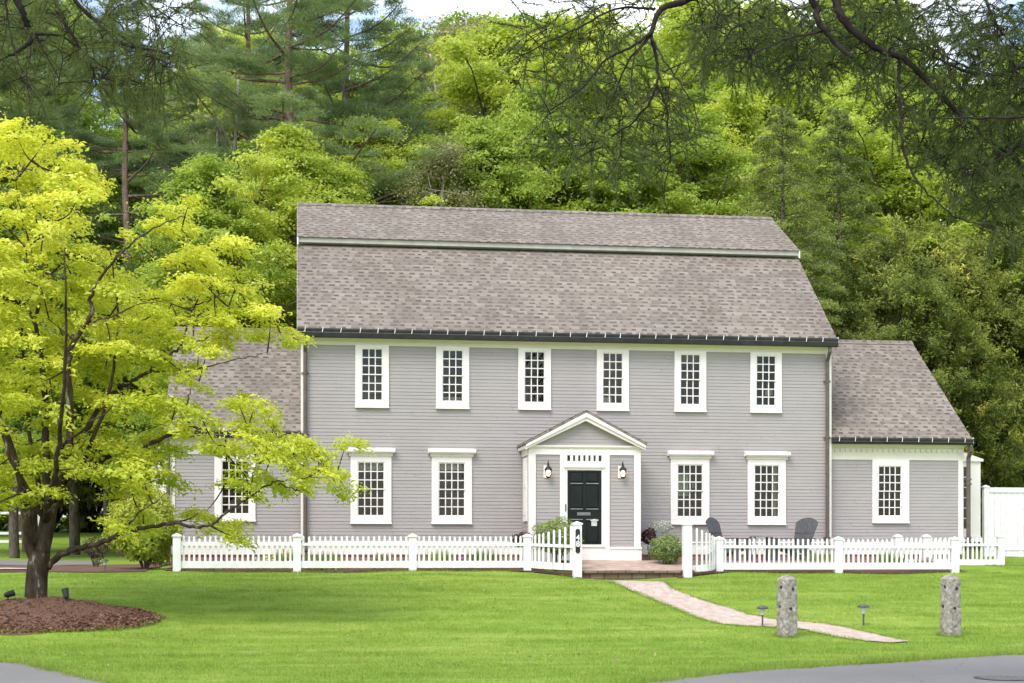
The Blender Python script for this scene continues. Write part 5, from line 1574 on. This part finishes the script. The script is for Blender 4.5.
def yew(seed, H, Rr, nc=300, per=300, L=.125):
    rg = np.random.default_rng(seed); rp = random.Random(seed); t = MB()
    C, Nn, T = [], [], []
    for k in range(nc):
        u = rp.random(); az = rp.uniform(0, 6.28); zz_ = u ** .85
        rad = Rr * math.sqrt(max(.02, 1 - abs(zz_ * 1.04 - .05) ** 2.2)) * (rp.uniform(.80, 1.06) if rp.random() < .8 else rp.uniform(.3, .8)) * (1 + .16 * math.sin(az * 3 + zz_ * 6 + seed))
        p = np.array([rad * math.cos(az), rad * math.sin(az), .25 + zz_ * H * .93 * (1 + .05 * math.sin(az * 2 + seed))])
        out = np.array([math.cos(az) * .8, math.sin(az) * .8, .75]); r = rp.uniform(.35, .75)
        if k % 3 == 0: t.tube(catmull([(0.1 * math.cos(az), .1 * math.sin(az), -.2), (p[0] * .5, p[1] * .5, p[2] * .62), p], 4), [.06, .055, .05, .045, .038, .03, .022, .014, .008], 4, cap=False)
        n = int(per * (r / .55) ** 2)
        # plumes that rise from the clump and nod at the tip
        ns = rp.randint(5, 9); pd = out + rg.normal(size=(ns, 3)) * .55; pd /= np.linalg.norm(pd, axis=1)[:, None]
        w_ = rg.integers(0, ns, n); g = rg.random(n)
        l = pd[w_] * (g * r * 1.25)[:, None] + rg.normal(size=(n, 3)) * .075; l[:, 2] -= g * g * r * .25
        C.append(p + l); Nn.append(rg.normal(size=(n, 3)) * .7 + out); T.append(np.clip(.7 * g + .25 * rg.random(n) + .3 * rp.random() - .05, 0, 1))
    C = np.concatenate(C)
    return t, leaf_arrays(C, np.concatenate(Nn), rg.uniform(.7, 1.3, len(C)) * L, .26, rg, np.concatenate(T), .1)

GRP = 'trees in the wood behind the house'
LBL = {
 'A': ('broadleaf_tree', 'fresh green broadleaf tree in the wood behind the house'),
 'B': ('broadleaf_tree', 'darker mid green broadleaf tree in the wood behind the house'),
 'T': ('budding_tree', 'thin tan budding tree rising above the wood'),
 'P': ('white_pine', 'tall blue green pine with layered boughs behind the house'),
 'H': ('hemlock_tree', 'feathery olive conifer behind the right end of the roof'),
 'Y': ('yew_tree', 'dense dark yew with yellowed tips beyond the right wing'),
 'S': ('bare_tree', 'pale nearly bare tree among the pines'),
}
protos = {}
def proto(key):
    if key in protos: return protos[key]
    kind = key[0]; v = int(key[1])
    if kind == 'A': a = broadleaf(100 + v, 20, 5.6 if v else 4.8, nl=34); tm, lm = M['bark'], M['leaf_green']
    if kind == 'B': a = broadleaf(200 + v, 20, 5.8, nl=32, leafn=300, L=.175); tm, lm = M['bark'], M['leaf_mid']
    if kind == 'T': a = broadleaf(300 + v, 20, 4.2, nl=30, leafn=130, L=.12, clump=.9); tm, lm = M['bark_pale'], M['leaf_tan']
    if kind == 'S': a = broadleaf(350 + v, 16, 3.6, nl=22, sub=6, leafn=10, L=.14); tm, lm = M['bark_pale'], M['leaf_tan']
    if kind == 'P': a = pine(400 + v, 24, 5.2, base=.42 if v else .30); tm, lm = M['bark_pine'], M['needle_pine']
    if kind == 'H': a = hemlock(500 + v, 16, 3.9); tm, lm = M['bark'], M['needle_hem']
    if kind == 'Y': a = yew(600 + v, 9, 3.6); tm, lm = M['bark_dark'], M['leaf_yew']
    nm, lb = LBL[kind]
    protos[key] = [build_tree(nm, lb, a[0], tm, a[1], lm, 'tree', GRP), False]
    return protos[key]
H0 = dict(A=20, B=20, T=20, S=16, P=24, H=16, Y=9)
def plant(key, px, d, H, label=None, rz=None, wide=1.0):
    pr = proto(key); s = H / H0[key[0]]
    p = WD(px, 551, d); p.z = float(G(p.x, p.y)) - .1
    rz = random.uniform(0, 6.28) if rz is None else rz
    sc = (s * wide, s * wide, s)
    if not pr[1]:
        o = pr[0]; pr[1] = True; o.location = p; o.rotation_euler = (0, 0, rz); o.scale = sc
        if label: o['label'] = label
    else: o = dup(pr[0], p, rz, label or LBL[key[0]][1], GRP, sc)
    if label and 'group' in o and label != LBL[key[0]][1]:
        pass
    return o
TREES = [
 # near row
 ('P0', 128, 55, 21, 'dark green pine rising behind the top of the yellow tree'), ('P1', 288, 56, 26, 'large blue green pine with a thick dark trunk above the left end of the roof'), ('P0', 346, 61, 26, 'tall pine with a bare brown trunk, right of the large blue green one'),
 ('P1', 30, 60, 25, None), ('P0', -50, 54, 23, None), ('P0', 190, 72, 24, None), ('P0', 246, 66, 27, None), ('A0', 402, 82, 28.5, None), ('T0', 482, 74, 27, 'thin tan budding tree right of the blue sky gap at top centre'), ('A1', 505, 78, 28, None), ('A0', 682, 74, 28, None), ('A1', 745, 76, 28, None), ('A0', 240, 74, 26, None), ('A0', 215, 49, 13.5, None), ('A1', 275, 51, 15, None), ('A0', 318, 52, 14, None),
 ('S0', 226, 58, 19, 'pale nearly bare tree between two pines, under the sky gap at upper left'), ('S0', 450, 70, 24, 'pale nearly bare tree rising by the blue sky gap'),
 ('A0', 165, 54, 12, None), ('A1', 330, 55, 14, None), ('A0', 378, 57, 17, None), ('A1', 425, 60, 17, None), ('A0', 480, 56, 16.5, None),
 ('T0', 442, 54, 15.5, 'thin tan budding tree standing just behind the middle of the roof ridge'), ('A1', 528, 58, 18.5, None), ('A0', 585, 62, 23, None), ('A1', 520, 68, 24.5, None), ('A0', 635, 57, 17, None), ('A1', 690, 58, 17.5, None),
 ('A0', 745, 64, 20, None), ('T1', 725, 72, 23, 'thin tan budding tree right of the hanging pine bough'), ('A1', 655, 70, 24, None),
 ('H0', 782, 51, 15.0, 'feathery olive conifer directly behind the right end of the main roof'), ('H0', 838, 55, 16, 'feathery olive conifer farther right of the main roof, above the low wing'), ('H0', 728, 60, 14, 'smaller olive conifer behind the ridge, left of the two larger ones'),
 ('A0', 850, 62, 20, None), ('A1', 905, 60, 19, None), ('A0', 965, 63, 20, None), ('A1', 1030, 61, 20, None), ('A0', 1090, 58, 19, None),
 ('Y0', 880, 52, 9.6, None), ('Y0', 915, 56, 11.6, None), ('Y0', 990, 58, 12.0, None), ('Y0', 1050, 60, 12, None), ('Y0', 838, 55, 9, None), ('Y0', 1020, 60, 10, None), ('Y0', 1110, 55, 11, None),
 ('B0', 75, 57, 15, None), ('B0', 15, 52, 13, None), ('B0', -35, 58, 14, None), ('B0', 110, 66, 18, None), ('B0', 172, 64, 15, None), ('B0', 395, 68, 21, None), ('B0', 300, 66, 18, None),
]
k = 0
for px in range(-140, 1180, 88):
    TREES.append((('B0', 'A1', 'B0', 'A0')[k % 4], px + random.uniform(-22, 22), random.uniform(78, 92), random.uniform(24, 31) if not 385 < px < 460 else 23, None)); k += 1
for px in (-160, -60, 60, 160, 330, 540, 640, 1090):
    TREES.append(('B0', px + random.uniform(-25, 25), random.uniform(98, 112), random.uniform(27, 35) if not 385 < px < 470 else 27, None))
for px in range(-120, 200, 40):
    TREES.append(('Y0', px + random.uniform(-12, 12), random.uniform(92, 100), random.uniform(6, 9), 'dark round evergreen at the far edge of the back lawn'))
for t_ in TREES: plant(*t_)

# ================================================================== PINE BOUGHS OVERHEAD (two pines standing outside the frame)
def pine_boughs(px_trunk, d, side, label, skeleton, masses, seed):
    rg = np.random.default_rng(seed); rp = random.Random(seed)
    b = WD(px_trunk, 551, d); b.z = float(G(b.x, b.y)) - .1
    o = thing('white_pine', label, 'tree', b)
    t = MB(); t.tube([b, b + Vector((0, 0, 5)), b + Vector((.1, 0, 12)), b + Vector((.1, .1, 19))], [.42, .36, .26, .08], 14)
    t.build('trunk', M['bark_pine'], o, smooth=True)
    m = MB(); sk = []
    for pts, r0, r1 in skeleton:
        P = catmull([tuple(WD(x, y, d + dd)) if dd != 'T' else tuple(b + Vector((0, 0, y))) for x, y, dd in pts], 6)
        jit = .005
        P = [Vector(p) + Vector((rp.gauss(0, jit), rp.gauss(0, jit), rp.gauss(0, jit))) for p in P]
        r0 *= .8; r1 *= 1.05
        n = len(P); m.tube(P, [r0 + (r1 - r0) * (i / (n - 1)) ** .7 for i in range(n)], 7)
        sk += [np.array(p) for p in P]
    SK = np.array(sk)
    C, D_, T = [], [], []
    for poly, num, dlo, dhi, droop in masses:
        pts = sample_poly(np.array(poly, dtype=float), num, rg)
        for (x, y) in pts:
            dd = rg.uniform(dlo, dhi); p = np.array(WD(x, y, d + dd))
            j = np.argmin(np.linalg.norm(SK - p, axis=1) + rg.random(len(SK)) * .12); q = SK[j]; v = p - q; dist = np.linalg.norm(v)
            if dist > .05:
                mid = q + v * .5 + rg.normal(size=3) * .09 * dist + np.array([0, 0, .06 * dist])
                m.tube(catmull([q, mid, p], 3), [.0045 + .003 * dist] * 3 + [.0045, .004, .0035, .003], 4, cap=False)
                if dist > .35: SK = np.r_[SK, [mid, p]]
            dv = v / (dist + 1e-6) * .7 + rg.normal(size=3) * .4 + np.array([0, 0, droop]); dv /= np.linalg.norm(dv)
            L = rg.uniform(.18, .42); e = p + dv * L
            m.tube([p, e], [.004, .002], 4, cap=False)
            nt_ = int(L / .042); pr = rp.random()
            for s in range(nt_):
                cc = p + dv * L * (s + .5) / nt_; nn = 14
                C.append(np.repeat(cc[None], nn, 0)); D_.append(dv * .9 + rg.normal(size=(nn, 3)) * .52); T.append(np.clip(.4 * pr + .5 * rg.random(nn), 0, 1))
    m.build('bough', M['bark_dark'], o, smooth=True)
    C = np.concatenate(C)
    V_, F_, T_ = needle_arrays(C, np.concatenate(D_), rg.uniform(.055, .09, len(C)), .0058, rg, np.concatenate(T))
    np_mesh('needles', V_, F_, T_, M['needle_dark'], o, sub=b)
    return o

SKR = [
 ([(1250, 9.6, 'T'), (1120, -130, .4), (980, -150, .2), (850, -110, 0), (760, -50, -.2), (700, -8, -.3), (684, 1, -.3), (664, 7, -.3), (656, 18, -.3), (650, 36, -.3)], .09, .022),
 ([(650, 34, -.3), (630, 48, -.4), (606, 60, -.5), (580, 90, -.6), (556, 106, -.7), (540, 112, -.8)], .022, .005),
 ([(650, 36, -.3), (628, 62, -.2), (614, 95, -.1), (600, 124, 0)], .018, .004),
 ([(648, 38, -.3), (634, 60, -.4), (632, 92, -.5)], .016, .004),
 ([(651, 36, -.3), (656, 60, -.2), (657, 85, -.2), (640, 115, -.1), (622, 130, 0), (600, 141, .1), (570, 146, .2)], .024, .005),
 ([(657, 85, -.2), (667, 110, -.1), (670, 150, 0), (664, 195, .1), (668, 215, .1)], .016, .004),
 ([(651, 38, -.3), (668, 66, -.5), (690, 100, -.6), (702, 132, -.6)], .016, .004),
 ([(656, 8, -.3), (640, 8, -.3), (615, 9, -.4), (578, 28, -.5), (545, 44, -.5), (510, 62, -.4)], .022, .005),
 ([(622, 130, 0), (618, 160, .1), (600, 182, .2), (572, 196, .3)], .012, .004),
 ([(1250, 9.2, 'T'), (1130, -90, -.4), (1000, -90, -.6), (880, -60, -.6), (818, -14, -.6), (816, 8, -.6), (820, 24, -.6), (836, 44, -.5), (852, 58, -.5)], .09, .018),
 ([(1250, 8.8, 'T'), (1100, -60, .6), (960, -60, .4), (862, -26, .2), (838, -4, .1), (842, 18, 0), (862, 38, 0), (884, 52, 0), (902, 58, 0), (918, 72, 0), (945, 100, .1), (968, 122, .1), (990, 140, .2), (1030, 172, .3), (1060, 190, .3)], .085, .012),
 ([(900, 57, 0), (899, 80, 0), (901, 120, -.1), (905, 155, -.1), (918, 182, -.2), (940, 205, -.3), (958, 218, -.3), (985, 226, -.3)], .026, .006),
 ([(921, 188, -.2), (921, 210, -.2), (919, 232, -.1)], .008, .003),
 ([(1250, 6.4, 'T'), (1120, 90, .2), (1060, 120, .1), (1024, 140, 0), (1002, 158, -.1), (975, 166, -.1), (948, 172, -.1)], .05, .006),
 ([(1250, 7.6, 'T'), (1120, 20, .5), (1040, 60, .4), (985, 75, .3), (940, 60, .2), (890, 35, .1)], .05, .006),
 ([(1250, 7.0, 'T'), (1120, 60, -.6), (1050, 110, -.6), (985, 118, -.6), (930, 118, -.6)], .04, .005),
 ([(895, 0, .5), (905, 25, .5), (930, 48, .5), (975, 70, .6), (1030, 84, .7)], .022, .005),
 ([(985, 0, .3), (1000, 30, .3), (1030, 60, .4)], .018, .005),
 ([(830, 30, -.5), (790, 38, -.6), (750, 55, -.7), (722, 62, -.8)], .018, .004),
 ([(700, -6, -.3), (725, 20, -.4), (745, 45, -.5)], .014, .004),
]
MSR = [
 ([(520, 0), (650, 0), (640, 40), (600, 60), (560, 75), (515, 70)], 106, -.35, 1.9, -.2),
 ([(545, 80), (600, 60), (690, 70), (700, 125), (672, 175), (600, 172), (555, 165), (535, 125)], 267, -.35, 1.9, -.4),
 ([(690, 0), (830, 0), (850, 50), (815, 95), (770, 75), (700, 70)], 140 + 267, -.35, 1.9, -.3),
 ([(830, 0), (1080, 0), (1080, 110), (960, 100), (900, 60), (850, 60)], 300 + 374, -.35, 1.9, -.3),
 ([(850, 60), (960, 100), (1080, 110), (1080, 210), (960, 200), (905, 150), (880, 105)], 160 + 320, -.35, 1.9, -.4),
 ([(960, 170), (1080, 160), (1080, 250), (990, 240)], 79, -.35, 1.9, -.4),
]
pine_boughs(1330, 15.5, 1, 'big pine standing right of the view whose dark boughs hang across the top right', SKR, MSR, 31)
SKL = [
 ([(-350, 9.0, 'T'), (-220, -110, 0), (-100, -80, 0), (-20, -40, 0), (10, -10, 0), (20, 6, 0), (26, 22, 0), (32, 38, 0), (20, 50, -.1), (8, 56, -.1)], .10, .012),
 ([(-100, -80, 0), (0, -60, .3), (40, -25, .3), (55, 0, .3), (60, 16, .3), (80, 48, .3), (92, 68, .3), (96, 86, .3)], .06, .006),
 ([(32, 38, 0), (46, 42, .1), (62, 55, .1), (58, 85, .1)], .014, .004),
 ([(33, 36, 0), (42, 48, -.2), (56, 72, -.2), (60, 88, -.2)], .012, .004),
 ([(0, -60, .3), (60, -30, .5), (75, 0, .5), (100, 25, .5), (124, 44, .5), (150, 50, .5), (178, 56, .5)], .05, .006),
 ([(36, 34, 0), (60, 36, .2), (82, 50, .3), (102, 66, .3), (130, 80, .4), (160, 84, .4)], .018, .004),
 ([(5, -10, -.3), (8, 20, -.3), (14, 48, -.3), (22, 72, -.3), (28, 90, -.3)], .016, .004),
 ([(60, -30, .5), (110, -20, .8), (150, 5, .8), (190, 30, .8)], .03, .005),
]
MSL = [
 ([(-60, 0), (200, 0), (205, 30), (170, 60), (100, 50), (0, 40), (-60, 40)], 267, -.35, 1.9, -.2),
 ([(70, 45), (180, 50), (185, 75), (150, 98), (100, 92), (70, 70)], 178, -.35, 1.9, -.25),
 ([(-60, 40), (70, 50), (75, 95), (20, 100), (-60, 90)], 79, -.35, 1.9, -.35),
]
pine_boughs(-520, 15.5, -1, 'big pine standing left of the view whose dark boughs hang across the top left', SKL, MSL, 32)
#SECTION5
# ================================================================== SKY, SUN, CAMERA
w = bpy.data.worlds.new('World'); scene.world = w; w.use_nodes = True
nt = w.node_tree; nt.nodes.clear()
SUN_EL, SUN_AZ = R(52), R(218)          # azimuth clockwise from +Y (the way the back of the house faces)
out = nt.nodes.new('ShaderNodeOutputWorld'); bg = nt.nodes.new('ShaderNodeBackground')
sky = nt.nodes.new('ShaderNodeTexSky'); sky.sky_type = 'NISHITA'; sky.sun_disc = False
sky.sun_elevation = SUN_EL; sky.sun_rotation = SUN_AZ; sky.air_density = 1.0; sky.dust_density = 1.0; sky.ozone_density = 1.0
tc = nt.nodes.new('ShaderNodeTexCoord'); mp = nt.nodes.new('ShaderNodeMapping'); mp.inputs['Scale'].default_value = (1, 1, 2.4); mp.inputs['Location'].default_value = (3.1, 1.7, .4)
nt.links.new(tc.outputs['Generated'], mp.inputs[0])
ns = nt.nodes.new('ShaderNodeTexNoise'); ns.inputs['Scale'].default_value = 2.6; ns.inputs['Detail'].default_value = 7; ns.inputs['Roughness'].default_value = .55
nt.links.new(mp.outputs[0], ns.inputs['Vector'])
rp_ = nt.nodes.new('ShaderNodeValToRGB'); rp_.color_ramp.elements[0].position = .46; rp_.color_ramp.elements[1].position = .63
nt.links.new(ns.outputs['Fac'], rp_.inputs[0])
mx = nt.nodes.new('ShaderNodeMix'); mx.data_type = 'RGBA'
nt.links.new(rp_.outputs[0], mx.inputs[0]); nt.links.new(sky.outputs[0], mx.inputs[6]); mx.inputs[7].default_value = (9.8, 9.6, 9.4, 1)
nt.links.new(mx.outputs[2], bg.inputs[0]); bg.inputs[1].default_value = .122
nt.links.new(bg.outputs[0], out.inputs[0])
sl = bpy.data.lights.new('sun', 'SUN'); sl.energy = 1.3; sl.angle = R(32); sl.color = (1, .96, .9)
so_ = bpy.data.objects.new('sun', sl); COL.objects.link(so_)
to_sun = Vector((math.sin(SUN_AZ) * math.cos(SUN_EL), math.cos(SUN_AZ) * math.cos(SUN_EL), math.sin(SUN_EL)))
so_.rotation_euler = to_sun.to_track_quat('Z', 'Y').to_euler(); so_.location = (-20, -40, 40)
cam = bpy.data.cameras.new('camera'); cam.sensor_width = 36; cam.lens = F / 1024 * 36; cam.shift_y = (HZ - 341.5) / 1024; cam.clip_start = .1; cam.clip_end = 2000
co = bpy.data.objects.new('camera', cam); COL.objects.link(co); co.location = (CX, CY, EYE); co.rotation_euler = (math.pi / 2, 0, -YAW)
scene.camera = co
scene.view_settings.view_transform = 'Standard'; scene.view_settings.look = 'None'; scene.view_settings.gamma = 1
scene.view_settings.use_curve_mapping = False
scene.view_settings.exposure = 1.27
scene.cycles.max_bounces = 8; scene.cycles.transparent_max_bounces = 12; scene.cycles.diffuse_bounces = 4
